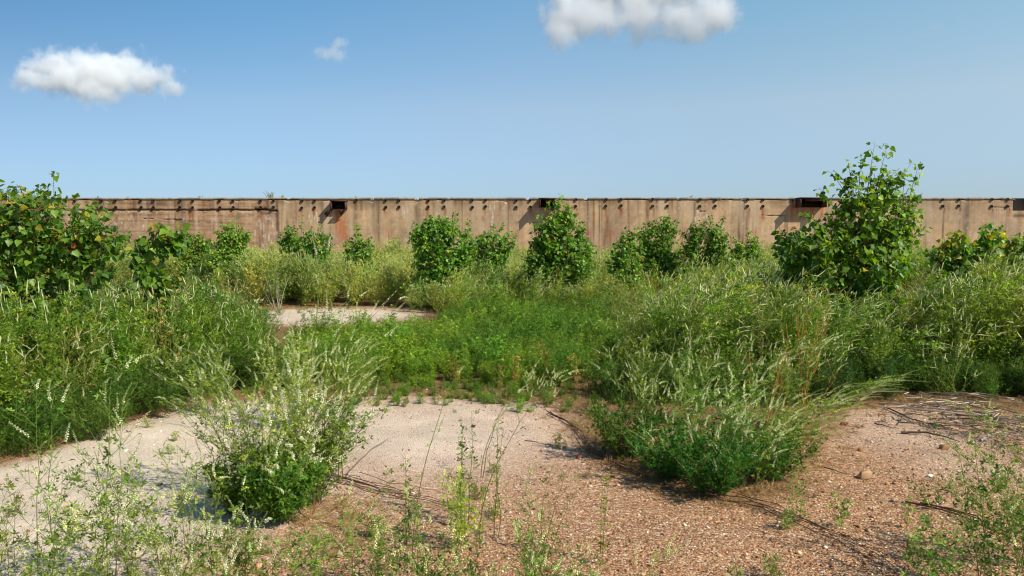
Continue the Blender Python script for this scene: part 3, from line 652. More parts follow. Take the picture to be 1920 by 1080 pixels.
#@@CLOUD
# ================================================================== clouds (real volumes, far away)
def cloud(name, label, D, lobes, dens, edge, seed, nscale=1.0, group=None):
    """lobes in photograph pixels (cx, cy, rx, ry) at depth D metres"""
    L = []
    for cx_, cy_, rx, ry in lobes:
        Dl = D - (cy_ - min(q_[1] for q_ in lobes)) * 2.3 * D / FPX; c = P(cx_, cy_, Dl); k = Dl / FPX; L.append((c, rx * k, ry * k))
    cen = sum(c for c, _, _ in L) / len(L)
    import bmesh
    m, n, l, o = new_mat(name)
    tc = n.new('ShaderNodeTexCoord')
    def vm(op, a, b=None, s=None):
        x = n.new('ShaderNodeVectorMath'); x.operation = op
        for i, v in enumerate((a, b)):
            if v is None: continue
            if isinstance(v, tuple): x.inputs[i].default_value = v
            else: l.new(v, x.inputs[i])
        if s is not None: x.inputs['Scale'].default_value = s
        return x
    def mt(op, a, b, clamp=False):
        x = n.new('ShaderNodeMath'); x.operation = op; x.use_clamp = clamp
        for i, v in enumerate((a, b)):
            if isinstance(v, (int, float)): x.inputs[i].default_value = v
            else: l.new(v, x.inputs[i])
        return x.outputs[0]
    k = D / FPX
    nz = n.new('ShaderNodeTexNoise'); nz.noise_dimensions = '4D'; nz.inputs['W'].default_value = seed; nz.inputs['Scale'].default_value = 1 / (38 * k * nscale); nz.inputs['Detail'].default_value = 9; nz.inputs['Roughness'].default_value = .66
    l.new(tc.outputs['Object'], nz.inputs['Vector'])
    best = None
    for c, rx, ry in L:
        q = vm('SUBTRACT', tc.outputs['Object'], tuple(c - cen)); q = vm('DIVIDE', q.outputs[0], (rx, max(rx * .3, ry * .6), ry)); q = vm('LENGTH', q.outputs[0])
        best = q.outputs['Value'] if best is None else None or mt_smin(n, l, best, q.outputs['Value'])
    val = mt('SUBTRACT', 1.0, best)
    val = mt('ADD', val, mt('MULTIPLY', mt('SUBTRACT', nz.outputs[0], .5), edge))
    mr = n.new('ShaderNodeMapRange'); mr.interpolation_type = 'SMOOTHSTEP'; mr.inputs[1].default_value = 0.0; mr.inputs[2].default_value = .75; mr.inputs[4].default_value = dens / (30 * k)
    l.new(val, mr.inputs[0])
    vs = n.new('ShaderNodeVolumeScatter'); vs.inputs['Color'].default_value = (.985, .985, .99, 1); vs.inputs['Anisotropy'].default_value = -0.35
    l.new(mr.outputs[0], vs.inputs['Density']); l.new(vs.outputs[0], o.inputs['Volume'])
    bm = bmesh.new()
    for c, rx, ry in L:
        mtx = __import__('mathutils').Matrix.Translation(tuple(c - cen)) @ __import__('mathutils').Matrix.Diagonal((rx * 1.35, max(rx * .3, ry * .6) * 1.35, ry * 1.35, 1))
        bmesh.ops.create_icosphere(bm, subdivisions=2, radius=1.0, matrix=mtx)
    r = bmesh.ops.convex_hull(bm, input=bm.verts[:])
    bmesh.ops.delete(bm, geom=[g for g in r['geom_interior'] + r['geom_unused'] if isinstance(g, bmesh.types.BMVert)], context='VERTS')
    me = bpy.data.meshes.new(name); bm.to_mesh(me); bm.free(); me.materials.append(m)
    ob = obj(name, me, loc=cen); tag(ob, label, 'cloud', 'clouds in the blue sky')
    m.cycles.volume_step_rate = 0.35
    return ob
def mt_smin(n, l, a, b):
    x = n.new('ShaderNodeMath'); x.operation = 'SMOOTH_MIN'; x.inputs[2].default_value = .6; l.new(a, x.inputs[0]); l.new(b, x.inputs[1]); return x.outputs[0]
cloud('cloud', 'long white cumulus cloud in the left part of the sky', 1500, [(95, 125, 62, 38), (165, 128, 62, 42), (232, 130, 62, 42), (285, 150, 52, 34), (178, 178, 46, 30), (58, 145, 44, 22), (322, 168, 32, 16), (170, 150, 120, 44)], 1.9, 2.7, 1.3)
cloud('cloud', 'broad white cloud cut off by the upper edge of the sky', 1400, [(1200, -30, 180, 70), (1100, 36, 74, 50), (1190, 30, 88, 52), (1295, 40, 84, 50), (1056, 62, 40, 42), (1345, 30, 46, 44), (1060, 10, 50, 60)], 1.6, 2.7, 4.2)
cloud('cloud', 'small wispy white puff alone left of centre', 1500, [(618, 98, 34, 19), (634, 106, 26, 18), (638, 80, 18, 14)], 1.1, 2.8, 7.7, .6)
cloud('cloud', 'faint thin wisp of cloud at upper right', 1500, [(1750, 52, 17, 20), (1740, 66, 26, 9), (1800, 38, 20, 8)], .35, 2.6, 9.1, .4)
#@@END_CLOUD
#@@VEG
# ================================================================== cottonwood bushes
ROLL = {}
def cottonwood(label, Y, lobes, leaf=0.06, dens=1.0, shoots=(), base=None, warm=0.15, seed=0, tone=1.0, depth=0.8, nm='cottonwood_bush', twig=.30, lean=0.06, gapt=.30):
    """lobes (cx, cy, rx, ry) in photograph pixels at distance Y; shoots (px0, py0, px1, py1)"""
    rng = np.random.default_rng(seed + 100)
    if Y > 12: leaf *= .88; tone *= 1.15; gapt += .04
    k = Y / FPX
    bx = base if base is not None else np.mean([l[0] for l in lobes])
    B = np.array([P(bx, 500, Y)[0], Y, 0.0])
    low = max(l[1] + l[3] * .6 for l in lobes); gy = 440 + 2389 / Y; xl = min(l[0] - l[2] for l in lobes if l[1] + l[3] > low - 60); xr = max(l[0] + l[2] for l in lobes if l[1] + l[3] > low - 60)
    lobes = list(lobes)
    if gy - low > 12: lobes.append(((xl + xr) / 2, (low + gy) / 2 - 6, (xr - xl) * (.52 if Y < 12 else .58), (gy - low) / 2 + 6))
    Ls = [(P(cx, cy, Y) , rx * k, ry * k) for cx, cy, rx, ry in lobes]
    if Y > 12: gapt -= .07
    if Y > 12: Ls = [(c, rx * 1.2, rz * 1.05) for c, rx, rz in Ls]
    gs, gl = Geo(), Geo()
    # main stems: towards the lobes
    mains = []
    K = 8; t = np.linspace(0, 1, K)[None, :, None]
    for c, rx, rz in Ls:
        for j in range(max(1, int(1 + 1.5 * rx / 0.4))):
            e = c + rng.uniform(-1, 1, 3) * np.array([rx * .55, rx * depth * .55, rz * .3]) + np.array([0, 0, rz * .45])
            b = B + np.array([rng.normal() * .08, rng.normal() * .08, 0.0])
            if abs(c[0] - b[0]) > 1.0: b[0] += (c[0] - b[0]) * .6
            mid = (b + e) / 2 + np.array([(e[0] - b[0]) * -.12, (e[1] - b[1]) * -.1, .1]); tt = t[0]
            mains.append(b * (1 - tt) ** 2 + 2 * mid * tt * (1 - tt) + e * tt ** 2)
    for (a, b_, c, d) in shoots:
        s0 = P(a, b_, Y); s1 = P(c, d, Y); tt = t[0]; mid = (s0 + s1) / 2 + np.array([0, 0, .03])
        mains.append(s0 * (1 - tt) ** 2 + 2 * mid * tt * (1 - tt) + s1 * tt ** 2)
    mains = np.stack(mains); ns = len(shoots); nm_ = len(mains) - ns
    mains[:nm_] += np.cumsum(rng.normal(size=mains[:nm_].shape), 1) * .012
    r0 = np.full((len(mains), 1), .007 + .003 * min(2, Y / 9)); r0[nm_:] = .005
    V, T = tubes(mains, r0 * (1 - .8 * np.linspace(0, 1, K))[None], 5); gs.add(V, T, srgb(96, 88, 66) * .8)
    # twigs
    q0, q3 = [], []
    flat = mains[:nm_, 2:].reshape(-1, 3)
    for c, rx, rz in Ls:
        vol = rx * rx * depth * rz
        n = int(dens * 1150 * vol * (0.06 / leaf) ** 1.1) + 10
        u = rng.normal(size=(n, 3)); u = u / np.linalg.norm(u, axis=1, keepdims=True) * (rng.random((n, 1)) ** .42)
        # uneven outline
        wob = 0.82 + .36 * fbm(np.arctan2(u[:, 2], u[:, 0]) * 1.6 + 9 + seed, u[:, 1] * 2 + 5, seed)
        p = c + u * np.array([rx, rx * depth, rz]) * wob[:, None]
        p = p[p[:, 2] > .12]
        q3.append(p)
    q3 = np.concatenate(q3); n = len(q3)
    # drop clumps to open gaps
    gap = fbm(q3[:, 0] * 2.3 / (twig / .3) + seed, q3[:, 2] * 2.3 / (twig / .3), seed + 3, 3); q3 = q3[gap > gapt]; n = len(q3)
    d2 = ((q3[:, None, :] - flat[None]) ** 2).sum(-1) + 2.0 * np.maximum(0, flat[None, :, 2] - q3[:, None, 2] + .12) ** 2 * 3
    st = flat[d2.argmin(1)]
    ln = np.linalg.norm(q3 - st, axis=1, keepdims=True)
    st = q3 + (st - q3) * np.minimum(1, twig * 1.6 / np.maximum(ln, 1e-4))
    K2 = 6; t2 = np.linspace(0, 1, K2)[None, :, None]
    mid = (st + q3) / 2 + rng.normal(size=(n, 3)) * .03 + np.array([0, 0, -.05])
    end = q3 + np.array([lean, 0, .07])
    tw = st[:, None] * (1 - t2) ** 2 + 2 * mid[:, None] * t2 * (1 - t2) + end[:, None] * t2 ** 2
    V, T = tubes(tw, .0032 * (1.2 - .8 * np.linspace(0, 1, K2))[None] * np.ones((n, 1)) * (1 + Y / 20), 3); gs.add(V, T, srgb(118, 92, 58) * .7)
    # leaves
    per = 8; idx = np.repeat(np.arange(n), per); tt = rng.uniform(.25, 1.0, len(idx))
    p, tg = sample(tw, idx, tt)
    if ns:
        i2 = np.repeat(np.arange(nm_, len(mains)), 20); t3 = np.tile(np.linspace(.08, 1, 20), ns); pp, tg2 = sample(mains, i2, t3)
        p = np.concatenate([p, pp]); tg = np.concatenate([tg, tg2]); tt = np.concatenate([tt, t3])
    m = len(p)
    out = norm(rng.normal(size=(m, 3)) * np.array([1, 1, .5]) + tg * .4 + np.array([0.15, 0, -.15]))
    pet = leaf * rng.uniform(.5, .95, m)
    tip = p + out * pet[:, None]
    petp = np.stack([p, p + out * pet[:, None] * .5 + np.array([0, 0, .006]), tip], 1)
    V, T = tubes(petp, np.full((m, 3), leaf * .018), 3); gs.add(V, T, srgb(150, 150, 80) * .9)
    d = norm(out * .7 + rng.normal(size=(m, 3)) * .35 + np.array([.05, 0, -.5]))
    nr = norm(rng.normal(size=(m, 3)) * .75 + np.array([.25, -.45, .75]))
    s = leaf * rng.uniform(.65, 1.2, m) * np.where(tt > .93, .7, 1)
    V, T = place(CW_V, CW_T, tip, d, nr, s)
    ct = rng.random((m, 1)); col = (srgb(58, 104, 32) * (1 - ct) + srgb(128, 162, 50) * ct) * tone * (1 + .15 * rng.normal(size=(m, 1))).clip(.5, 1.5)
    hi = sstep(.3, 1.0, (tip[:, 2] - q3[:, 2].min()) / (np.ptp(q3[:, 2]) + .01))[:, None]
    yl = (rng.random((m, 1)) < (warm * .55 * (.2 + hi) * (tt[:, None] > .6))); col = np.where(yl, srgb(186, 172, 56) * rng.uniform(.6, 1, (m, 1)), col)
    rd = (rng.random((m, 1)) < warm * .015); col = np.where(rd, srgb(168, 96, 48), col)
    gl.add(V, T, np.repeat(col, len(CW_V), 0))
    ob = empty(nm, B)
    for g in (gs, gl):
        for i in range(len(g.V)): g.V[i] = g.V[i] - B
    obj('branches', gs.mesh('branches', [M_BARK]), ob); obj('foliage', gl.mesh('foliage', [M_COTTON], True), ob)
    return tag(ob, label, 'bush', 'cottonwood bushes in front of the wall')

BUSHES = [
 dict(label='tallest cottonwood bush, leaning right and rising well above the wall', Y=9.8, leaf=.07, seed=1, dens=1.1, gapt=.36, warm=.03, base=1600, depth=.75,
      lobes=[(1600, 480, 125, 62), (1630, 410, 80, 50), (1598, 372, 50, 34), (1685, 425, 40, 66), (1525, 470, 58, 50), (1665, 510, 62, 46), (1560, 420, 40, 40), (1490, 500, 46, 44), (1600, 540, 110, 30), (1650, 350, 40, 30)],
      shoots=[(1625, 370, 1640, 268), (1640, 370, 1664, 270), (1650, 400, 1710, 304), (1700, 390, 1724, 306), (1590, 370, 1556, 322), (1600, 370, 1590, 304), (1700, 430, 1730, 362), (1690, 480, 1736, 425), (1570, 400, 1535, 352), (1610, 360, 1615, 290), (1660, 380, 1688, 325), (1545, 430, 1506, 398), (1500, 480, 1470, 440), (1680, 520, 1728, 470)], lean=.08),
 dict(label='large dark cottonwood bush at the left edge with one leafy shoot above it', Y=7.6, leaf=.062, tone=.9, seed=2, dens=1.7, gapt=.2, warm=.2, base=80,
      lobes=[(30, 420, 85, 70), (110, 440, 85, 62), (175, 450, 58, 55), (60, 500, 90, 55), (160, 500, 55, 40), (205, 500, 26, 45), (-60, 430, 80, 90), (40, 545, 60, 30)],
      shoots=[(103, 420, 100, 322), (60, 400, 20, 348), (30, 390, -10, 345), (80, 400, 75, 350), (150, 410, 170, 385)]),
 dict(label='small cottonwood bush right beside the large one at the left edge', Y=8.8, leaf=.082, seed=3, dens=1.6, gapt=.25, warm=.25, base=292, lobes=[(285, 460, 36, 32), (320, 455, 28, 24), (292, 510, 46, 36), (300, 552, 30, 28), (255, 470, 20, 24)],
      shoots=[(290, 460, 296, 424), (320, 450, 336, 432)]),
 dict(label='low scrap of cottonwood between the wall and two left bushes', Y=21, leaf=.075, seed=4, dens=1.0, warm=.1, lobes=[(360, 452, 16, 12), (382, 458, 16, 12), (345, 460, 12, 14)], shoots=[(352, 455, 356, 436), (382, 455, 377, 440)]),
 dict(label='rounded cottonwood bush in front of the reddish wall section', Y=20, leaf=.068, seed=5, dens=1.2, warm=.1, lobes=[(428, 440, 30, 22), (420, 462, 36, 16), (450, 455, 18, 16)], shoots=[(430, 430, 443, 407), (455, 450, 466, 436)]),
 dict(label='two-peaked bush below the left steel bracket', Y=19.5, leaf=.068, seed=6, dens=1.0, warm=.1, lobes=[(560, 455, 34, 32), (600, 462, 26, 25), (532, 452, 14, 18), (575, 490, 40, 18)], shoots=[(565, 440, 565, 406), (600, 445, 602, 418), (535, 448, 537, 422)]),
 dict(label='thin sapling with sparse leaves just right of the left bracket', Y=19.5, leaf=.068, seed=7, dens=.7, warm=.1, lobes=[(670, 455, 14, 22), (690, 462, 12, 14), (655, 462, 12, 14), (670, 478, 24, 14)], shoots=[(670, 450, 668, 418), (690, 460, 694, 442), (672, 455, 674, 424)]),
 dict(label='broad round-topped cottonwood bush left of the centre', Y=17.6, leaf=.074, seed=8, dens=1.25, warm=.08, lobes=[(826, 455, 54, 40), (790, 455, 28, 38), (860, 450, 28, 32), (828, 505, 58, 42), (826, 425, 34, 20), (870, 480, 22, 30)],
      shoots=[(815, 430, 808, 402), (848, 430, 856, 398), (780, 440, 778, 414), (875, 440, 880, 414), (835, 425, 830, 408)]),
 dict(label='ragged bush filling the gap between the two centre bushes', Y=18, leaf=.068, seed=9, dens=.95, warm=.08, lobes=[(920, 462, 36, 26), (900, 450, 18, 18), (945, 455, 18, 22), (915, 485, 44, 16)], shoots=[(928, 445, 946, 414), (920, 440, 925, 420), (960, 460, 964, 434)]),
 dict(label='tall conical cottonwood bush in the centre with its tip over the wall', Y=16, leaf=.08, seed=10, dens=1.2, warm=.14, lean=.04, lobes=[(1045, 490, 66, 50), (1042, 440, 50, 40), (1044, 405, 30, 28), (1080, 475, 30, 46), (1010, 480, 32, 34), (1045, 535, 56, 30)],
      shoots=[(1044, 410, 1050, 366), (1040, 400, 1035, 378), (1060, 410, 1072, 388), (1020, 430, 1012, 405), (1085, 450, 1095, 420)]),
 dict(label='narrow pale bush standing in flowers right of the conical bush', Y=15, leaf=.072, seed=11, dens=1.0, warm=.25, lobes=[(1175, 475, 30, 34), (1180, 452, 20, 18), (1172, 520, 32, 30), (1150, 500, 18, 26)], shoots=[(1175, 460, 1172, 432), (1185, 450, 1192, 428)]),
 dict(label='compact round bush against the wall right of the conical one', Y=19, leaf=.068, seed=12, dens=1.2, warm=.14, lobes=[(1235, 445, 36, 34), (1210, 455, 24, 26), (1240, 475, 36, 18), (1252, 425, 18, 16)], shoots=[(1250, 425, 1256, 405), (1205, 440, 1200, 422)]),
 dict(label='dark pointed bush between the compact one and the tallest bush', Y=18.5, leaf=.068, seed=13, dens=1.2, warm=.1, tone=.85, lobes=[(1320, 445, 34, 32), (1300, 455, 26, 26), (1345, 455, 22, 26), (1320, 475, 50, 18)], shoots=[(1330, 425, 1333, 404), (1350, 430, 1356, 406), (1300, 440, 1290, 426)]),
 dict(label='small spindly bush left of the tallest bush', Y=19, leaf=.068, seed=14, dens=.9, warm=.1, lobes=[(1395, 465, 22, 20), (1412, 462, 12, 16), (1375, 462, 14, 16)], shoots=[(1400, 455, 1406, 430), (1412, 460, 1418, 444), (1380, 460, 1378, 444)]),
 dict(label='low dark bush at the left foot of the tallest bush', Y=10.4, leaf=.072, seed=15, dens=1.0, warm=.08, tone=.9, lobes=[(1490, 480, 40, 36), (1465, 465, 22, 20), (1500, 520, 44, 30), (1520, 450, 26, 30)], shoots=[(1470, 455, 1462, 436), (1500, 450, 1498, 428)]),
 dict(label='low wide bush with orange and yellow leaf tips right of the tallest', Y=11.5, leaf=.075, seed=16, dens=1.05, warm=.75, lobes=[(1800, 460, 44, 24), (1850, 455, 34, 26), (1770, 478, 34, 18), (1830, 485, 66, 18), (1750, 480, 20, 18)], shoots=[(1848, 445, 1848, 420), (1870, 450, 1876, 436), (1800, 450, 1795, 436)]),
 dict(label='low bush cut off by the right edge of the picture', Y=12.5, leaf=.08, seed=17, dens=1.0, warm=.3, lobes=[(1900, 468, 30, 20), (1940, 465, 40, 22), (1905, 485, 40, 14)], shoots=[(1905, 460, 1908, 444)]),
]
for b in BUSHES: cottonwood(**b)

# ================================================================== thickets (nobody could count them)
rngv = np.random.default_rng(77)
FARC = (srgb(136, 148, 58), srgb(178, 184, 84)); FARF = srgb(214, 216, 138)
def protos_clover(pref, n, seed, **kw):
    out = []
    for i in range(n):
        r = np.random.default_rng(seed + i); f_ = .72 + .56 * i / max(1, n - 1); k2 = dict(kw); k2['cols'] = tuple(c * f_ * np.array([.85 + .3 * i / max(1, n - 1), 1, 1]) for c in kw['cols']); out.append(merged('%s_%d' % (pref, i), clover(r, **k2)))
    return out
PX = 8
near_upright = protos_clover('upright_clover', PX, 300, H=1.0, nstem=3, spread=.22, nbr=9, brlen=.34, leaf=.022, lsp=.024, flower=.20, rlen=(.07, .13), hd=False, cols=(srgb(64, 102, 26), srgb(124, 152, 44)), sub=1, rad=.003)
wind_right = protos_clover('windblown_clover', PX, 340, H=1.0, nstem=3, spread=.22, lean=(.30, -.05), nbr=9, brlen=.34, leaf=.020, lsp=.03, flower=.46, rlen=(.06, .13), hd=False, cols=(srgb(100, 132, 34), srgb(166, 178, 58)), fcol=srgb(234, 234, 168), sub=1, rad=.003, rw=.82)
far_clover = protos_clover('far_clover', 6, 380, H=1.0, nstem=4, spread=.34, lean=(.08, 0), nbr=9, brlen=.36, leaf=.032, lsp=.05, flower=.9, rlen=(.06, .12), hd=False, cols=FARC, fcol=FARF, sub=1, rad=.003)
low_green = protos_clover('low_clover', 6, 420, H=1.0, nstem=7, spread=.34, nbr=9, brlen=.3, leaf=.029, lsp=.034, flower=0, hd=False, cols=(srgb(78, 120, 26), srgb(134, 164, 44)), sub=0, rad=.006)
shade_tinted = protos_clover('shaded_clover', 4, 460, H=1.0, nstem=5, spread=.5, nbr=9, brlen=.4, leaf=.036, lsp=.045, flower=0, hd=False, cols=(srgb(40, 70, 18), srgb(76, 106, 30)), sub=0, rad=.004)  # greens darkened to paint the shade at the thicket foot
litter_tuft = []
for i in range(4):
    r = np.random.default_rng(500 + i); g = Geo(); n = 26; az = r.random(n) * 6.28; el = r.uniform(.1, 1.2, n); L = r.uniform(.4, 1, n)
    d = np.stack([np.cos(az) * np.cos(el), np.sin(az) * np.cos(el), np.sin(el)], -1); t = np.linspace(0, 1, 4)[None, :, None]
    pl = d[:, None] * t * L[:, None, None] + np.array([0, 0, -.35]) * t ** 2 * L[:, None, None] + r.normal(size=(n, 1, 3)) * .06; pl[..., 2] = np.abs(pl[..., 2])
    V, T = tubes(pl, np.full((n, 4), .013), 3); g.add(V, T, np.repeat(rnd_col(r, n, srgb(136, 100, 62), srgb(190, 164, 112)), 12, 0)); litter_tuft.append(g.mesh('litter_tuft_%d' % i, [M_DEAD]))

Lpoly = [(-900, 1000), (-400, 930), (0, 852), (120, 806), (230, 768), (350, 738), (470, 722), (500, 690), (500, 640), (480, 600), (470, 570), (400, 545), (-900, 545)]
Rpoly = [(1130, 700), (1250, 742), (1400, 750), (1550, 742), (1700, 730), (1930, 742), (2500, 800), (2600, 560), (1190, 560), (1130, 610), (1160, 660)]
Cpoly = [(470, 728), (600, 737), (760, 733), (950, 740), (1160, 742), (1230, 700), (1210, 600), (790, 600), (770, 640), (640, 645), (490, 630), (475, 680)]
def wpoly(pl): return [tuple(G(*p)[:2]) for p in pl]
WL, WR, WC = wpoly(Lpoly), wpoly(Rpoly), wpoly(Cpoly)
def edge_dist(X, Y, pl):
    pl = np.array(pl); d = np.full(np.shape(X), 1e9)
    for i in range(len(pl)):
        a, b = pl[i], pl[(i + 1) % len(pl)]; ab = b - a; t = np.clip(((X - a[0]) * ab[0] + (Y - a[1]) * ab[1]) / (ab @ ab), 0, 1)
        d = np.minimum(d, np.hypot(X - a[0] - t * ab[0], Y - a[1] - t * ab[1]))
    return d
CAPL = ([-600, 0, 200, 340, 380, 480, 560], [560, 570, 548, 568, 540, 575, 580])
CAPR = ([1120, 1180, 1240, 1300, 1400, 1450, 1490, 1700, 1760, 1930, 2300], [632, 592, 548, 512, 498, 508, 540, 556, 512, 486, 475])
CAPF = ([-600, 330, 480, 520, 780, 900, 1120, 1200, 1900], [470, 470, 472, 478, 474, 486, 482, 482, 470])
def cap(h, x, y, tab, seed, amp=16):
    X_, Y_ = pxof(x, y); c = np.interp(X_, *tab) + amp * 2.4 * (fbm(x * .7, y * .5, seed, 4) - .42) - 22 * (np.random.default_rng(seed + 1).random(len(x)) > .93)
    return np.minimum(h, (CAMH - (c - 440) / FPX * y) * (1 - .12 * np.random.default_rng(seed).random(len(x))))
def infrust(X, Y, m=1.5): return np.abs(X) < Y * .66 + m
def scatter(name, label, cat, x, y, h, protos, tilt=.12, lean=0, seed=1, wide=1.0):
    r = np.random.default_rng(seed); n = len(x)
    rot = np.stack([r.normal(size=n) * tilt, r.normal(size=n) * tilt + lean, r.random(n) * 6.283], -1)
    return rot, n
def put(name, label, cat, x, y, h, protos, tilt=.1, spin=6.283, seed=1, wide=1.0):
    r = np.random.default_rng(seed); n = len(x)
    rot = np.stack([r.normal(size=n) * tilt, r.normal(size=n) * tilt, (r.random(n) - .5) * spin], -1)
    s = np.stack([h * wide, h * wide, h], -1)
    o = gn_scatter(name, np.stack([x, y, gz(x, y) - .01], -1), rot, s, np.clip((fbm(x * .9, y * .6, seed + 60, 3) - .5) * 2.2 * len(protos) + len(protos) / 2 + r.normal(size=n) * .18 * len(protos), 0, len(protos) - 1).astype(int), protos)
    tag(o, label, cat, kind='stuff'); return o
# left thicket
x, y = jitter_pts(rngv, -18, 0, 5, 24, 16); k = inpoly(x, y, WL) & infrust(x, y); x, y = x[k], y[k]
e = edge_dist(x, y, WL); h = (0.62 + .68 * sstep(0, .4, e)) * rngv.uniform(.75, 1.15, len(x)) * (.85 + .3 * fbm(x * .8, y * .8, 5)) * np.where(y > 10, .9, 1)
e = edge_dist(x, y, WL); h = np.where(e < .55, h * 1.15, h); h = cap(h, x, y, CAPL, 3)
put('clover_thicket', 'dense green sweet clover thicket filling the left side', 'clover', x, y, h, near_upright, seed=11)
# right thicket, windblown
x, y = jitter_pts(rngv, 0, 16, 5, 22, 16); k = inpoly(x, y, WR) & infrust(x, y); x, y = x[k], y[k]
e = edge_dist(x, y, WR); X_, Y_ = pxof(x, y)
h = (0.45 + .85 * sstep(0, .45, e)) * rngv.uniform(.75, 1.15, len(x)) * (.85 + .3 * fbm(x * .8, y * .8, 5)) * (.62 + .38 * sstep(1120, 1300, X_))
h = cap(h, x, y, CAPR, 5); h = np.where((X_ > 1480) & (X_ < 1740) & (y < 9.9), np.minimum(h, CAMH - 112 / FPX * y + .1 * rngv.normal(size=len(h))), h)
put('clover_thicket', 'windblown flowering sweet clover thicket covering the right side', 'clover', x, y, h, wind_right, spin=2.4, tilt=.2, seed=12)
# far band of clover up to the wall
x, y = jitter_pts(rngv, -34, 34, 16, 49.3, 5.5)
X_, Y_ = pxof(x, y)
k = infrust(x, y) & ~inpoly(x, y, WL) & ~inpoly(x, y, WR) & ((Y_ < 575) | ((X_ > 768) & (Y_ < 592)) | (X_ < 470)); x, y, X_ = x[k], y[k], X_[k]
d_ = fbm(x * .35, y * .35, 8, 3); k = (rngv.random(len(x)) < np.clip(1.2 - (y - 18) / 45, .35, 1)) ; x, y, X_, d_ = x[k], y[k], X_[k], d_[k]
front = sstep(0, 1.5, y - 16.5)
h = (.8 + .55 * sstep(.35, .65, d_)) * rngv.uniform(.8, 1.15, len(x)) * (.65 + .35 * front)
h = cap(h, x, y, CAPF, 7, 12)
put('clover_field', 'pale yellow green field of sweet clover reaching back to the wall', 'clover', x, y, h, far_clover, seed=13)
x, y = jitter_pts(rngv, -1, 6.5, 11, 18, 12); X_, Y_ = pxof(x, y); k = (X_ > 765) & (Y_ < 600) & ~inpoly(x, y, WR) & (X_ < 1250); x, y = x[k], y[k]
put('clover_thicket', 'creamy flowering clover around the foot of the two centre bushes', 'clover', x, y, rngv.uniform(.55, 1.0, len(x)), wind_right, spin=3, seed=18)
# low green patch
x, y = jitter_pts(rngv, -6, 5, 6, 18, 34); k = inpoly(x, y, WC); x, y = x[k], y[k]
e = edge_dist(x, y, WC); h = (.10 + .32 * sstep(0, .9, e)) * rngv.uniform(.7, 1.2, len(x)) * (.68 + .65 * fbm(x * 1.1, y * .9, 9, 3)) * np.where(rngv.random(len(x)) > .94, 1.4, 1)
k = (e > .5) | (rngv.random(len(x)) < .25 + 1.2 * e); x, y, h = x[k], y[k], h[k]
put('low_clover_patch', 'low bright green clover patch in the middle behind the clearing', 'ground cover', x, y, h, low_green, seed=14, wide=1.25, tilt=.16)
# low undergrowth fronting the tall thickets, thicket shade put into its leaf colour
def along(pts, n, wd, seed):
    r = np.random.default_rng(seed); w_ = np.array([G(*p)[:2] for p in pts]); sg = np.linalg.norm(np.diff(w_, axis=0), axis=1); cs = np.r_[0, sg.cumsum()]
    u = r.random(n) * cs[-1]; i = np.clip(np.searchsorted(cs, u) - 1, 0, len(sg) - 1); f = ((u - cs[i]) / sg[i])[:, None]
    p = w_[i] * (1 - f) + w_[i + 1] * f + r.normal(size=(n, 2)) * wd; return p[:, 0], p[:, 1]
a = along([(-300, 905), (0, 850), (120, 806), (230, 768), (350, 738), (480, 724)], 420, .22, 1); b = along([(1150, 745), (1400, 755), (1550, 745), (1700, 730), (1930, 742), (2200, 770)], 380, .22, 2)
x = np.r_[a[0], b[0]]; y = np.r_[a[1], b[1]] + .15
put('undergrowth', 'low leafy undergrowth along the thicket edges, coloured dark for the shade there', 'undergrowth', x, y, rngv.uniform(.12, .42, len(x)), shade_tinted, seed=15, wide=1.2)
# looser plants feathering the thickets into the green patch
x, y = jitter_pts(rngv, -7, 6, 7, 16, 3.2); X_, Y_ = pxof(x, y); k = inpoly(x, y, WC) & ((X_ > 1010) | (X_ < 600)) & (rngv.random(len(x)) < np.maximum(sstep(1000, 1200, X_), sstep(640, 480, X_))); x, y = x[k], y[k]
put('clover_thicket', 'scattered flowering clover stems at both ends of the low green patch', 'clover', x, y, rngv.uniform(.4, .85, len(x)), wind_right, spin=2.5, seed=23)
x, y = jitter_pts(rngv, -16, 16, 6, 22, 1.6); k = (inpoly(x, y, WL) | inpoly(x, y, WR)) & infrust(x, y) & (rngv.random(len(x)) < .8); x, y = x[k], y[k]
h = rngv.uniform(.7, 1.15, len(x)); h = np.minimum(h, CAMH - 75 / FPX * y)
put('dry_stalks', 'thin brown dried stalks mixed through the clover thickets', 'dry stems', x, y, h, protos_clover('dry_stalk', 4, 560, H=1.0, nstem=3, spread=.3, nbr=8, brlen=.26, leaf=.016, lsp=.09, flower=.1, hd=False, cols=(srgb(150, 116, 62), srgb(190, 160, 100)), fcol=srgb(190, 166, 112), sub=1, rad=.004, wob=.08), tilt=.22, seed=24)
a = along([(480, 735), (620, 742), (760, 738), (950, 745), (1110, 745)], 420, .34, 31)
put('edge_weeds', 'small weeds thinning out along the front of the green patch', 'weeds', a[0], a[1] + .12, .025 + .13 * rngv.random(420) ** 2, low_green, seed=32, wide=1.6, tilt=.3)
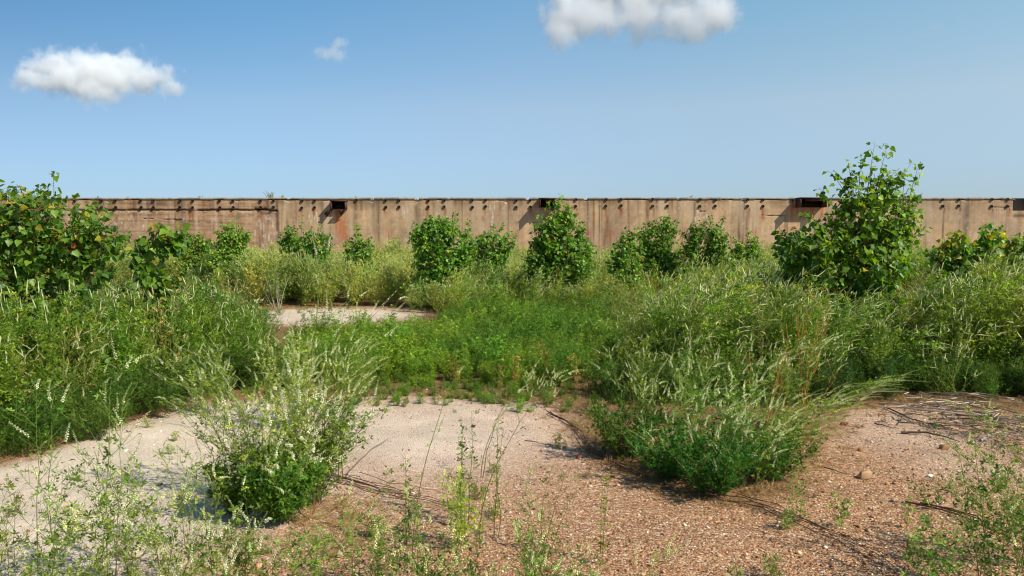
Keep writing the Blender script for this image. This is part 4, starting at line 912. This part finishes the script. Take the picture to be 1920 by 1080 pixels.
# browned seed heads among the green patch, and clover round the feet of the far bushes
x, y = jitter_pts(rngv, -4, 5, 8, 15, 6); X_, Y_ = pxof(x, y); k = inpoly(x, y, WC) & (X_ > 720) & (fbm(x * .9, y * .9, 71) > .52); x, y = x[k], y[k]
put('browned_stems', 'browned seed heads showing in the low green patch', 'dry stems', x, y, rngv.uniform(.28, .44, len(x)), protos_clover('browned', 3, 540, H=1.0, nstem=4, spread=.25, nbr=7, brlen=.2, leaf=.03, lsp=.06, flower=0, hd=False, cols=(srgb(140, 110, 56), srgb(176, 140, 84)), sub=0, rad=.005), seed=21)
fx, fy, fh = [], [], []
for b_ in BUSHES:
    if b_['Y'] < 12: continue
    Yb = b_['Y']; l0 = min(l[0] - l[2] for l in b_['lobes']) - 8; l1 = max(l[0] + l[2] for l in b_['lobes']) + 8
    n_ = int((l1 - l0) / FPX * Yb * 9); r_ = np.random.default_rng(b_['seed']); yy = Yb - r_.uniform(.35, 1.3, n_); xx = (r_.uniform(l0, l1, n_) - 960) / FPX * yy
    fx.append(xx); fy.append(yy); fh.append(r_.uniform(.5, .95, n_) * (.8 if Yb < 16 else 1))
fx, fy, fh = map(np.concatenate, (fx, fy, fh)); X_, Y_ = pxof(fx, fy); k = (X_ < 480) | (X_ > 790) | (Y_ < 572); fx, fy, fh = fx[k], fy[k], fh[k]
fh = np.minimum(fh, CAMH - (np.where(fy < 18, 535, 496) - 440) / FPX * fy)
put('clover_thicket', 'pale flowering clover hiding the feet of the bushes behind', 'clover', fx, fy, fh, wind_right, spin=4, seed=22)
# dry litter along the edges
a = along([(-300, 915), (0, 862), (130, 815), (240, 778), (350, 750), (480, 738), (760, 738), (1060, 752), (1100, 800), (1170, 880), (1290, 925), (1450, 940), (1520, 850), (1560, 757), (1700, 748), (1930, 765)], 1300, .12, 3)
b = along([(1560, 750), (1700, 745), (1930, 762)], 330, .3, 4); c = along([(490, 575), (800, 580), (950, 590), (1150, 600)], 400, .35, 6); d_ = along([(600, 1060), (640, 930), (560, 980)], 160, .15, 7)
x = np.r_[a[0], b[0], c[0], d_[0]]; y = np.r_[a[1], b[1], c[1], d_[1]]
put('dry_litter', 'reddish dry stalks and litter fringing the clearing', 'litter', x, y, rngv.uniform(.03, .12, len(x)), litter_tuft, seed=16, tilt=.2)
# tiny weeds sprouting over the gravel near the camera
x, y = jitter_pts(rngv, -4.5, 4.5, 2.4, 8.5, 14); X_, Y_ = pxof(x, y); k = (dist_in(x, y) > 0) & (rngv.random(len(x)) < .12 + .75 * sstep(900, 1060, Y_) * (X_ < 1500)) & (rngv.random(len(x)) < .25 + .9 * sstep(.45, .6, fbm(x * 1.2, y * 1.2, 44))); x, y = x[k], y[k]
put('seedlings', 'tiny green weeds sprouting through the gravel', 'weeds', x, y, rngv.uniform(.04, .13, len(x)), protos_clover('seedling', 4, 520, H=1.0, nstem=4, spread=.6, nbr=5, brlen=.4, leaf=.12, lsp=.12, flower=0, hd=False, cols=(srgb(96, 128, 56), srgb(150, 150, 80)), sub=0, rad=.008), seed=17, wide=1.1)

# ================================================================== single plants near the camera
def plant(name, label, cat, bx, by, tx, ty, group=None, seed=0, hd=True, **kw):
    r = np.random.default_rng(seed + 1000); B = G(bx, by); B[2] = gz(B[0], B[1]) - .01
    Tp = P(tx, ty, B[1]); H = Tp[2] - B[2]; ln = (Tp[0] - B[0]) / H
    kw.setdefault('lean', (ln, 0)); kw['H'] = H
    gs, gl, gf = clover(r, hd=hd, **kw)
    o = empty(name, B)
    if gs.V: obj('stem', gs.mesh('stem', [M_STEM]), o)
    if gl.V: obj('foliage', gl.mesh('foliage', [M_LEAF]), o)
    if gf.V: obj('blossom', gf.mesh('blossom', [M_PETAL]), o)
    return tag(o, label, cat, group or ('dark leafy mounds under the right clump' if name == 'leafy_mound' else 'single sweet clover plants around the clearing'))
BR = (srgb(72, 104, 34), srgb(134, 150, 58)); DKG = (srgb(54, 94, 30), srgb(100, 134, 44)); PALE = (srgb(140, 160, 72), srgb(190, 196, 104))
CL = 'sweet_clover'; SC = 'clover plant'
# the big left clump
plant(CL, 'largest clump, full of white blossom with dark leafy foot, on the left of the clearing', SC, 520, 975, 520, 715, nstem=16, spread=.5, nbr=10, brlen=.32, leaf=.018, lsp=.026, flower=.5, rlen=(.08, .15), fsz=1.35, lowleaf=1.0, cols=(srgb(84, 122, 38), srgb(156, 172, 66)), fcol=WHITE, lean=(0, 0), seed=1)
plant(CL, 'dark green leafy growth at the foot of the largest white clump', SC, 520, 985, 505, 860, nstem=17, spread=.75, nbr=9, brlen=.45, leaf=.024, lsp=.019, flower=.15, cols=DKG, fcol=WHITE, lean=(0, 0), seed=2)
plant(CL, 'darker leafy growth at the left foot of the largest white clump', SC, 455, 965, 440, 860, nstem=11, spread=.8, nbr=9, brlen=.42, leaf=.022, lsp=.02, flower=.15, cols=DKG, fcol=WHITE, lean=(0, 0), seed=12)
plant(CL, 'stems of the clump fanning right towards the gravel circle', SC, 590, 945, 680, 740, nstem=9, spread=.3, nbr=11, brlen=.32, leaf=.018, lsp=.024, flower=.3, cols=BR, fcol=WHITE, seed=3)
plant(CL, 'stems of the clump fanning left over the pale sand', SC, 450, 930, 345, 680, nstem=8, spread=.2, nbr=9, brlen=.28, leaf=.016, lsp=.034, flower=.55, cols=BR, fcol=CREAM, seed=4)
plant(CL, 'pale flowering plant behind the largest clump, thick with cream spikes', SC, 545, 800, 555, 640, nstem=8, spread=.35, nbr=10, brlen=.33, leaf=.017, lsp=.03, flower=.8, cols=PALE, fcol=CREAM, fsz=1.25, rlen=(.08, .14), lean=(.03, 0), seed=5)
plant(CL, 'sprawling flowering plant behind and right of the largest clump', SC, 640, 775, 690, 655, nstem=6, spread=.45, nbr=9, brlen=.4, leaf=.017, lsp=.035, flower=.8, cols=BR, fcol=CREAM, seed=6)
plant(CL, 'leafy flowering plant behind and left of the largest clump', SC, 400, 775, 390, 660, nstem=6, spread=.4, nbr=9, brlen=.36, leaf=.018, lsp=.03, flower=.6, cols=BR, fcol=CREAM, seed=7)
plant(CL, 'tallest thin stem ending in a cream spike in front of the wall', SC, 585, 935, 640, 470, nstem=1, spread=.02, nbr=8, brlen=.2, leaf=.015, lsp=.12, flower=1, rlen=(.12, .17), cols=PALE, fcol=WHITE, seed=8, sub=0, wob=.03)
plant(CL, 'tall thin stem whose arched spike ends just above the bare strip', SC, 600, 920, 650, 560, nstem=2, spread=.05, nbr=9, brlen=.2, leaf=.015, lsp=.1, flower=.9, rlen=(.09, .14), cols=PALE, seed=9, sub=0)
plant(CL, 'slender stem with hooked spikes right of the tallest thin stem', SC, 640, 900, 735, 560, nstem=2, spread=.06, nbr=8, brlen=.22, leaf=.015, lsp=.1, flower=.9, rlen=(.08, .14), cols=PALE, seed=10, sub=0)
# bottom left corner
FGL = [('tall branching stem with hanging white spikes in the left corner', 95, 1135, 88, 735, dict(nstem=2, spread=.12, nbr=9, brlen=.26, leaf=.018, lsp=.05, flower=.8, rlen=(.07, .13), fcol=WHITE)),
 ('tall stem with upright spikes beside the thicket at left', 205, 1130, 212, 705, dict(nstem=2, spread=.14, nbr=9, brlen=.24, leaf=.017, lsp=.05, flower=.8, rlen=(.07, .12), fcol=CREAM)),
 ('forked stem with leafy side twigs crossing the pale sand at left', 255, 1120, 165, 800, dict(nstem=2, spread=.2, nbr=10, brlen=.32, leaf=.02, lsp=.035, flower=.25)),
 ('leaf-rich stem leaning left on the pale sand', 300, 1090, 235, 880, dict(nstem=2, spread=.3, nbr=9, brlen=.4, leaf=.021, lsp=.03, flower=.2)),
 ('bare-branched plant cut off at the lower left corner', 18, 1110, 12, 920, dict(nstem=3, spread=.25, nbr=8, brlen=.4, leaf=.02, lsp=.04, flower=.2)),
 ('upright dark-stemmed plant near the lower left corner', 110, 1180, 130, 880, dict(nstem=2, spread=.3, nbr=9, brlen=.36, leaf=.02, lsp=.035, flower=.25)),
 ('wispy plant in the middle of the pale sand', 345, 1030, 300, 850, dict(nstem=2, spread=.2, nbr=8, brlen=.45, leaf=.016, lsp=.05, flower=.1)),
 ('bushy low plant at the lower edge on the left', 190, 1210, 200, 985, dict(nstem=4, spread=.45, nbr=9, brlen=.4, leaf=.02, lsp=.032, flower=.3)),
 ('pale flowering plant at the lower edge left of the largest clump', 345, 1190, 345, 1000, dict(nstem=4, spread=.5, nbr=9, brlen=.42, leaf=.02, lsp=.03, flower=.5, fcol=WHITE)),
 ('flower-covered plant in front of the largest clump at the lower edge', 465, 1160, 475, 985, dict(nstem=6, spread=.5, nbr=9, brlen=.42, leaf=.02, lsp=.03, flower=.6, fcol=WHITE)),
 ('yellowish thin plant in the extreme lower left corner', 40, 1260, 50, 1000, dict(nstem=3, spread=.4, nbr=8, brlen=.4, leaf=.019, lsp=.035, flower=.5)),
 ('low plant right of the flower-covered one at the lower edge', 590, 1170, 590, 1010, dict(nstem=5, spread=.5, nbr=8, brlen=.42, leaf=.019, lsp=.035, flower=.3)),
 # centre foreground
 ('long bare arching stem over the gravel with one cream spike on top', 775, 1075, 862, 700, dict(nstem=1, spread=.02, nbr=5, brlen=.12, leaf=.016, lsp=.12, flower=1, rlen=(.06, .08), sub=0, wob=.015)),
 ('long stem curving right with three cream spikes over the gravel', 895, 1030, 1035, 712, dict(nstem=1, spread=.02, nbr=6, brlen=.22, leaf=.017, lsp=.08, flower=1, rlen=(.06, .09), sub=0, wob=.015)),
 ('thin forked stem whose spikes reach the green patch', 905, 900, 1000, 690, dict(nstem=2, spread=.1, nbr=4, brlen=.2, leaf=.014, lsp=.1, flower=1, rlen=(.05, .08), sub=0)),
 ('leafy upright spire in the middle of the gravel', 862, 985, 862, 772, dict(nstem=3, spread=.08, nbr=12, brlen=.12, leaf=.022, lsp=.02, flower=0, cols=BR, sub=0)),
 ('bright yellow green leafy tuft at the foot of the spire', 872, 1030, 870, 880, dict(nstem=7, spread=.2, nbr=8, brlen=.25, leaf=.022, lsp=.024, flower=.1, cols=(srgb(100, 140, 44), srgb(160, 176, 66)), sub=0)),
 ('slim leafy sprig left of the spire on the gravel', 757, 1030, 757, 850, dict(nstem=2, spread=.1, nbr=10, brlen=.14, leaf=.019, lsp=.028, flower=.1, sub=0)),
 ('bluish leafy sprig at the lower edge below the slim one', 745, 1100, 750, 950, dict(nstem=5, spread=.25, nbr=8, brlen=.25, leaf=.02, lsp=.028, flower=.1, cols=DKG, sub=0)),
 ('thin leafy stem just right of the spire', 925, 1010, 930, 775, dict(nstem=2, spread=.12, nbr=9, brlen=.16, leaf=.018, lsp=.034, flower=.1, sub=0)),
 ('wispy stem in the open gravel right of centre', 1015, 1050, 1040, 880, dict(nstem=3, spread=.25, nbr=7, brlen=.3, leaf=.017, lsp=.045, flower=.15, sub=0)),
 ('straight leafy stem at the lower right of the gravel circle', 1125, 1060, 1130, 888, dict(nstem=2, spread=.1, nbr=9, brlen=.14, leaf=.019, lsp=.03, flower=0, sub=0)),
 ('low flowering tangle at the lower edge below the spire', 860, 1170, 860, 1040, dict(nstem=7, spread=.6, nbr=8, brlen=.5, leaf=.019, lsp=.032, flower=.35)),
 ('low flowering tangle at the lower edge right of the spire', 1040, 1160, 1060, 1010, dict(nstem=6, spread=.6, nbr=8, brlen=.45, leaf=.019, lsp=.032, flower=.4)),
 ('cream spikes rising at the lower edge between clump and spire', 690, 1150, 690, 990, dict(nstem=4, spread=.4, nbr=8, brlen=.4, leaf=.019, lsp=.04, flower=.5)),
 ('small leaning flower stem at the lower edge right of centre', 1190, 1120, 1230, 1025, dict(nstem=2, spread=.3, nbr=6, brlen=.4, leaf=.018, lsp=.05, flower=.7, sub=0)),
 ('tall thin flowering stem between the corner plants and the clump', 400, 1120, 385, 880, dict(nstem=2, spread=.15, nbr=8, brlen=.3, leaf=.018, lsp=.05, flower=.6)),
 ('slender stem with pale spikes just left of the flower-covered plant', 300, 1160, 320, 930, dict(nstem=3, spread=.25, nbr=8, brlen=.34, leaf=.018, lsp=.045, flower=.5)),
 ('pair of leaning stems on the reddish soil right of the clump', 655, 1100, 640, 930, dict(nstem=2, spread=.3, nbr=7, brlen=.3, leaf=.018, lsp=.05, flower=.4)),
 ('thin stem crossing in front of the stem bundle', 700, 1080, 715, 890, dict(nstem=1, spread=.1, nbr=7, brlen=.25, leaf=.017, lsp=.05, flower=.5)),
 ('leaning wiry stem between the spire and the straight leafy stem', 990, 1120, 965, 900, dict(nstem=2, spread=.2, nbr=7, brlen=.25, leaf=.017, lsp=.05, flower=.4)),
 ('wiry stem cut by the lower edge left of the spire', 805, 1140, 800, 960, dict(nstem=3, spread=.3, nbr=7, brlen=.3, leaf=.018, lsp=.045, flower=.5)),
 # right foreground
 ('twin leafy sprig left of the brown rock', 1500, 970, 1515, 872, dict(nstem=3, spread=.25, nbr=9, brlen=.16, leaf=.019, lsp=.02, flower=0, cols=BR, sub=0)),
 ('short leafy sprig right of the twin sprig', 1570, 985, 1573, 920, dict(nstem=3, spread=.3, nbr=8, brlen=.25, leaf=.021, lsp=.022, flower=0, cols=BR, sub=0)),
 ('small leafy sprig alone below the brown rock', 1698, 985, 1700, 932, dict(nstem=2, spread=.2, nbr=8, brlen=.22, leaf=.019, lsp=.022, flower=0, cols=BR, sub=0)),
 ('small dark rosette right of the brown rock', 1750, 945, 1740, 892, dict(nstem=5, spread=.7, nbr=7, brlen=.35, leaf=.019, lsp=.024, flower=0, cols=DKG, sub=0)),
 ('tall thin plant rising in front of the dead brushwood', 1835, 1080, 1798, 772, dict(nstem=2, spread=.1, nbr=10, brlen=.22, leaf=.018, lsp=.034, flower=.35)),
 ('bushy plant at the right edge over the brushwood', 1925, 1060, 1905, 790, dict(nstem=5, spread=.3, nbr=10, brlen=.34, leaf=.02, lsp=.03, flower=.25, cols=(srgb(80, 124, 44), srgb(140, 166, 66)))),
 ('dark leafy plant in the lower right corner', 1880, 1130, 1880, 900, dict(nstem=7, spread=.45, nbr=9, brlen=.42, leaf=.02, lsp=.028, flower=.15, cols=DKG)),
 ('low leafy plant at the lower edge near the right corner', 1740, 1120, 1730, 985, dict(nstem=5, spread=.5, nbr=8, brlen=.4, leaf=.02, lsp=.032, flower=.1, cols=(srgb(80, 124, 44), srgb(140, 166, 66)))),
 ('slight pale sprig in front of the brushwood pile', 1860, 860, 1858, 765, dict(nstem=1, spread=.1, nbr=8, brlen=.16, leaf=.018, lsp=.03, flower=.6, cols=PALE, sub=0)),
]
for i, (lab, a, b, c, d, kw) in enumerate(FGL):
    kw.setdefault('cols', BR); kw['leaf'] *= .85; kw['flower'] *= .62; kw.setdefault('fcol', srgb(230, 230, 160)); kw['lsp'] *= 1.2; kw.setdefault('rad', .0024); plant(CL, lab, SC, a, b, c, d, seed=50 + i, **kw)
# the clump right of the centre
RC = [('front plant of the right clump, sprays of cream spikes hanging over the gravel', 1395, 900, 1440, 740, 7, .6), ('flowering plant in the left half of the right clump', 1240, 850, 1270, 700, 5, .6),
      ('flowering plant in the middle of the right clump', 1330, 870, 1370, 690, 7, .6), ('flowering plant at the back of the right clump', 1300, 800, 1330, 650, 6, .5),
      ('plant of the right clump whose long stems lean far right over the gravel', 1440, 870, 1590, 745, 8, .35), ('back right plant of the right clump with orange tinged stems', 1430, 800, 1500, 640, 7, .5),
      ('back left plant of the right clump beside the green patch', 1200, 780, 1205, 650, 5, .5), ('plant leaning right over the bare patch with a long fan of cream spikes', 1560, 760, 1680, 705, 6, .55)]
for i, (lab, a, b, c, d, ns_, sp_) in enumerate(RC):
    plant(CL, lab, SC, a, b, c, d, seed=120 + i, nstem=ns_, spread=sp_, nbr=9, brlen=.4, leaf=.018, lsp=.032, flower=.6, rlen=(.07, .13), cols=(srgb(76, 116, 34), srgb(140, 160, 58)), fcol=srgb(236, 236, 180), lowleaf=.6, wob=.08)
for i, (lab, a, b, c, d) in enumerate([('dense dark green leafy mound at the left foot of the right clump', 1175, 858, 1165, 745), ('dark leafy mound under the front of the right clump', 1340, 925, 1335, 815), ('dark leafy mound under the left middle of the right clump', 1255, 890, 1250, 790), ('dark leafy mound at the right foot of the right clump', 1440, 900, 1440, 815)]):
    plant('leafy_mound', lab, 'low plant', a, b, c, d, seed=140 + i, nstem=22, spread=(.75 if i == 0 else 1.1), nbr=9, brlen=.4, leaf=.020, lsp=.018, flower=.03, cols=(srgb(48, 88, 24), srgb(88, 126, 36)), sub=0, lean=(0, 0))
for i, (lab, a, b, c, d) in enumerate([('thin stems with curved cream spikes over the left part of the dark mounds', 1240, 880, 1150, 800), ('arching stems whose spikes hang in front of the right clump', 1320, 905, 1290, 770),
     ('thin arching flower stems at the right front of the right clump', 1400, 915, 1480, 790), ('sparse flower stems standing out of the thicket edge at far left', 150, 800, 160, 600), ('sparse flower stems at the thicket edge left of the pale plant', 300, 760, 330, 570),
     ('sparse flower stems at the right thicket edge over the brushwood', 1780, 760, 1830, 600), ('low trailing flower stems between both circles', 1010, 765, 1010, 700)]):
    plant(CL, lab, SC, a, b, c, d, seed=160 + i, nstem=5, spread=.45, nbr=5, brlen=.35, leaf=.016, lsp=.06, flower=.85, rlen=(.07, .12), cols=BR, fcol=CREAM, sub=0, wob=.09, lean=(.12, 0))
# orange dried weed, grey dead stalks
def dead(name, label, cat, bx, by, tx, ty, n, spread, col, seed, rad=.003, br=5, brl=.2):
    r = np.random.default_rng(seed); B = G(bx, by); Tp = P(tx, ty, B[1]); H = Tp[2]; t = np.linspace(0, 1, 8)[None, :, None]
    d = np.stack([r.normal(size=n) * spread + (Tp[0] - B[0]) / H, r.normal(size=n) * spread, r.uniform(.7, 1, n)], -1); d[0, 2] = 1
    pl = d[:, None] * t * H + np.cumsum(r.normal(size=(n, 8, 3)), 1) * .012 * H * (t > 0) + r.normal(size=(n, 1, 3)) * np.array([.03, .03, 0])
    g = Geo(); V, T = tubes(pl, rad * (1.2 - .9 * t[..., 0]) * np.ones((n, 1)), 4); g.add(V, T, np.repeat(rnd_col(r, n, col * .8, col * 1.15, .1), 32, 0))
    idx = np.repeat(np.arange(n), br); p, tg = sample(pl, idx, r.uniform(.3, .95, n * br)); u = norm(r.normal(size=p.shape) + tg * 1.2)
    q = p[:, None] + u[:, None] * (np.linspace(0, 1, 4)[None, :, None]) * brl * H * r.uniform(.4, 1, (len(p), 1, 1)) + np.array([0, 0, .04]) * H * np.linspace(0, 1, 4)[None, :, None] ** 2
    V, T = tubes(q, np.full((len(q), 4), rad * .5), 3); g.add(V, T, col)
    o = obj(name, g.mesh(name, [M_DEAD]), loc=B); return tag(o, label, cat)
dead('dried_weed', 'rusty orange dried weed standing in the right thicket', 'dead weed', 1500, 760, 1525, 548, 5, .12, srgb(170, 112, 52), 1, .004, 9, .16)
dead('dried_weed', 'orange dried stems inside the right clump', 'dead weed', 1430, 850, 1500, 640, 5, .16, srgb(176, 124, 60), 2, .003, 8, .2)
dead('dead_stalks', 'upright grey dead stalks left of the bare strip', 'dead weed', 520, 592, 518, 520, 9, .14, srgb(150, 142, 120), 3, .007, 5, .14)
dead('dark_stick', 'dark bare stick leaning left at the edge of the green patch', 'stick', 1122, 770, 1093, 680, 1, .0, srgb(84, 62, 44), 4, .005, 3, .05)
dead('dry_stems', 'dry brown stems inside the largest white clump', 'dead weed', 505, 950, 470, 730, 5, .22, srgb(110, 78, 60), 5, .0035, 5, .2)

# ================================================================== rocks
def rock(label, px, py, w, h, col, seed, name='rock'):
    import bmesh
    r = np.random.default_rng(seed); B = G(px, py); k = B[1] / FPX; bm = bmesh.new()
    pts = np.array([[sx, sy, sz] for sx in (-1, 1) for sy in (-1, 1) for sz in (-1, 1)]) * np.array([1, .8, 1]) * r.uniform(.6, 1.1, (8, 3))
    pts = np.concatenate([pts, norm(r.normal(size=(4, 3))) * 1.1]); pts[:, 0] += .3 * pts[:, 2]
    for q in pts * np.array([w * k / 2, w * k / 2 * .9, h * k / 2]): bm.verts.new(q)
    bmesh.ops.convex_hull(bm, input=bm.verts[:]); bmesh.ops.delete(bm, geom=[q for q in bm.verts if not q.link_faces], context='VERTS')
    bmesh.ops.bevel(bm, geom=bm.edges[:], offset=w * k * .04, segments=1, affect='EDGES'); bmesh.ops.triangulate(bm, faces=bm.faces[:]); bm.verts.index_update()
    V = np.array([q.co[:] for q in bm.verts]); T = np.array([[q.index for q in f.verts] for f in bm.faces]); bm.free()
    V[:, 2] += h * k * .40
    g = Geo(); g.add(V, T, srgb(*col)); B[2] = gz(B[0], B[1]); o = obj(name, g.mesh(name, [M_ROCK]), loc=B); return tag(o, label, 'rock', 'loose stones on the bare ground')
rock('tan angular rock, the largest, alone on the gravel at right', 1622, 893, 22, 16, (168, 136, 100), 1)
rock('small tan rock in front of the dead brushwood', 1770, 841, 18, 10, (170, 130, 92), 2)
rock('little orange stone left of the small tan rock', 1613, 842, 9, 8, (172, 124, 88), 3)
rock('flat brown stone near the top of the right gravel', 1583, 795, 13, 6, (150, 100, 76), 4)
rock('white stone below the brushwood', 1743, 893, 10, 7, (232, 224, 214), 5)
rock('dark red stone on the gravel near the right clump', 1085, 862, 10, 8, (120, 78, 60), 6)
rock('small dark stone on the pale circle', 888, 802, 8, 5, (90, 72, 64), 7)
rock('white pebble on the pale sand at left', 236, 846, 8, 6, (236, 230, 220), 8)
rock('dark little stone on the pale sand at left', 300, 910, 8, 6, (84, 70, 60), 9)

# ================================================================== sticks lying on the ground
def stick(label, pts, r0, col, seed, n=1, col2=None, spread=.0, name='fallen_stick', cat='stick', group=None, lift=.012, arch=.0):
    r = np.random.default_rng(seed); W = np.array([G(*p) for p in pts]); K = 14
    cs = np.r_[0, np.linalg.norm(np.diff(W, axis=0), axis=1).cumsum()]; u = np.linspace(0, cs[-1], K)
    base = np.stack([np.interp(u, cs, W[:, i]) for i in range(3)], -1)
    pl = base[None] + np.cumsum(r.normal(size=(n, K, 3)), 1) * np.array([.006, .006, 0]) + r.normal(size=(n, 1, 3)) * spread * np.array([1, 1, 0]) + r.normal(size=(n, K, 3)) * spread * .25 * np.array([1, 1, 0])
    z = gz(pl[..., 0], pl[..., 1]) + lift + r.random((n, 1)) * spread * .4 + arch * np.sin(np.linspace(0, math.pi, K))[None] * r.uniform(.3, 1, (n, 1)) + .004 * r.random((n, K))
    pl[..., 2] = z
    g = Geo(); V, T = tubes(pl, r0 * r.uniform(.6, 1.2, (n, 1)) * (1 - .7 * np.linspace(0, 1, K))[None], 5); g.add(V, T, np.repeat(rnd_col(r, n, srgb(*col) * .8, srgb(*(col2 or col)) * 1.1, .15), K * 5, 0))
    o = obj(name, g.mesh(name, [M_DEAD])); return tag(o, label, cat, group or ('dead sticks and stems lying on the ground' if name != 'brushwood' else None))
stick('bundle of long dry brown stems lying right of the largest clump', [(640, 898), (700, 918), (790, 942), (880, 965)], .0028, (104, 76, 60), 1, 12, None, .05, 'stem_bundle', 'dead stems')
stick('thin dark twig crossing from the clump to the pale circle', [(650, 895), (700, 850), (735, 828)], .004, (96, 80, 68), 2)
stick('dark trailing stem along the left edge of the right clump', [(1030, 775), (1080, 800), (1110, 850), (1190, 885), (1290, 930)], .004, (84, 62, 48), 3, 5, None, .05, 'trailing_stem', 'dead stems')
stick('dark trailing stems running from the right clump to the lower edge', [(1290, 928), (1400, 950), (1500, 990), (1600, 1030), (1680, 1090)], .0032, (96, 70, 54), 4, 5, None, .08, 'trailing_stem', 'dead stems')
stick('thin twig on the gravel inside the circle', [(985, 832), (1020, 838), (1050, 842)], .005, (96, 70, 54), 5)
stick('dark root running right from the bottom of the small rosette', [(1720, 945), (1790, 962), (1850, 985), (1930, 1020)], .005, (84, 60, 46), 6, 3, None, .03, 'trailing_stem', 'dead stems')
stick('thin twig pointing left from the largest rock', [(1545, 875), (1585, 886), (1612, 890)], .004, (84, 60, 46), 7)
stick('short thick stick above the small tan rock', [(1642, 795), (1662, 800), (1680, 802)], .010, (104, 88, 76), 8)
stick('long dark branch reaching left out of the brushwood', [(1662, 768), (1710, 790), (1760, 800), (1800, 808)], .011, (92, 74, 62), 9, arch=.02)
stick('second long branch reaching left below the dark one', [(1690, 811), (1740, 815), (1800, 828)], .011, (110, 94, 82), 10, arch=.02)
stick('pale branch on top of the brushwood near the right edge', [(1840, 828), (1880, 822), (1935, 824)], .011, (206, 196, 184), 11, arch=.06)
stick('pale thin branch along the back of the brushwood', [(1808, 794), (1860, 790), (1920, 796)], .008, (196, 186, 172), 12, arch=.05)
stick('bleached twig crossing the back of the brushwood', [(1740, 775), (1765, 768), (1775, 760)], .006, (176, 160, 144), 13, arch=.04)
o = stick('tangled pile of grey dead brushwood by the right edge', [(1740, 782), (1800, 792), (1880, 812), (1990, 850)], .0055, (96, 74, 58), 14, 40, (204, 184, 160), .28, 'brushwood', 'brushwood', arch=.10)
o['kind'] = 'stuff'
stick('loose red-brown twigs at the edge of the pale sand', [(60, 850), (200, 800), (330, 765)], .004, (110, 76, 56), 15, 14, None, .06, 'twig_litter', 'dead stems')

# tufts on top of the wall
for i, (px_, n_, h_, lab) in enumerate([(505, 26, .55, 'largest dry grass tuft on top of the wall'), (527, 14, .25, 'smaller grass tuft beside the largest on the wall top'), (180, 8, .2, 'tiny weed on the wall top by the left bush'), (370, 8, .25, 'thin weed on the wall top above the reddish section'),
                                        (236, 6, .15, 'little weed on the wall top between the left stubs'), (666, 6, .16, 'tiny weed on the wall top right of the left bracket'), (1296, 9, .2, 'short weeds on the wall top right of the compact bush')]):
    r = np.random.default_rng(900 + i); az = r.random(n_) * 6.28; t = np.linspace(0, 1, 5)[None, :, None]; d = np.stack([np.cos(az) * .45, np.sin(az) * .45, np.ones(n_)], -1)
    pl = d[:, None] * t * h_ * r.uniform(.5, 1, (n_, 1, 1)) * np.array([1, 1, 1]) + np.array([0, 0, -.2]) * h_ * t ** 2 + r.normal(size=(n_, 1, 3)) * np.array([h_ * .25, .05, 0])
    g = Geo(); V, T = tubes(pl, np.full((n_, 5), .012), 3); g.add(V, T, np.repeat(rnd_col(r, n_, srgb(120, 130, 70), srgb(170, 160, 100)), 15, 0))
    tag(obj('grass_tuft', g.mesh('grass_tuft', [M_DEAD]), loc=(wx(px_), WY + .25, ZT - .01)), lab, 'grass tuft', 'tufts growing on the wall top')
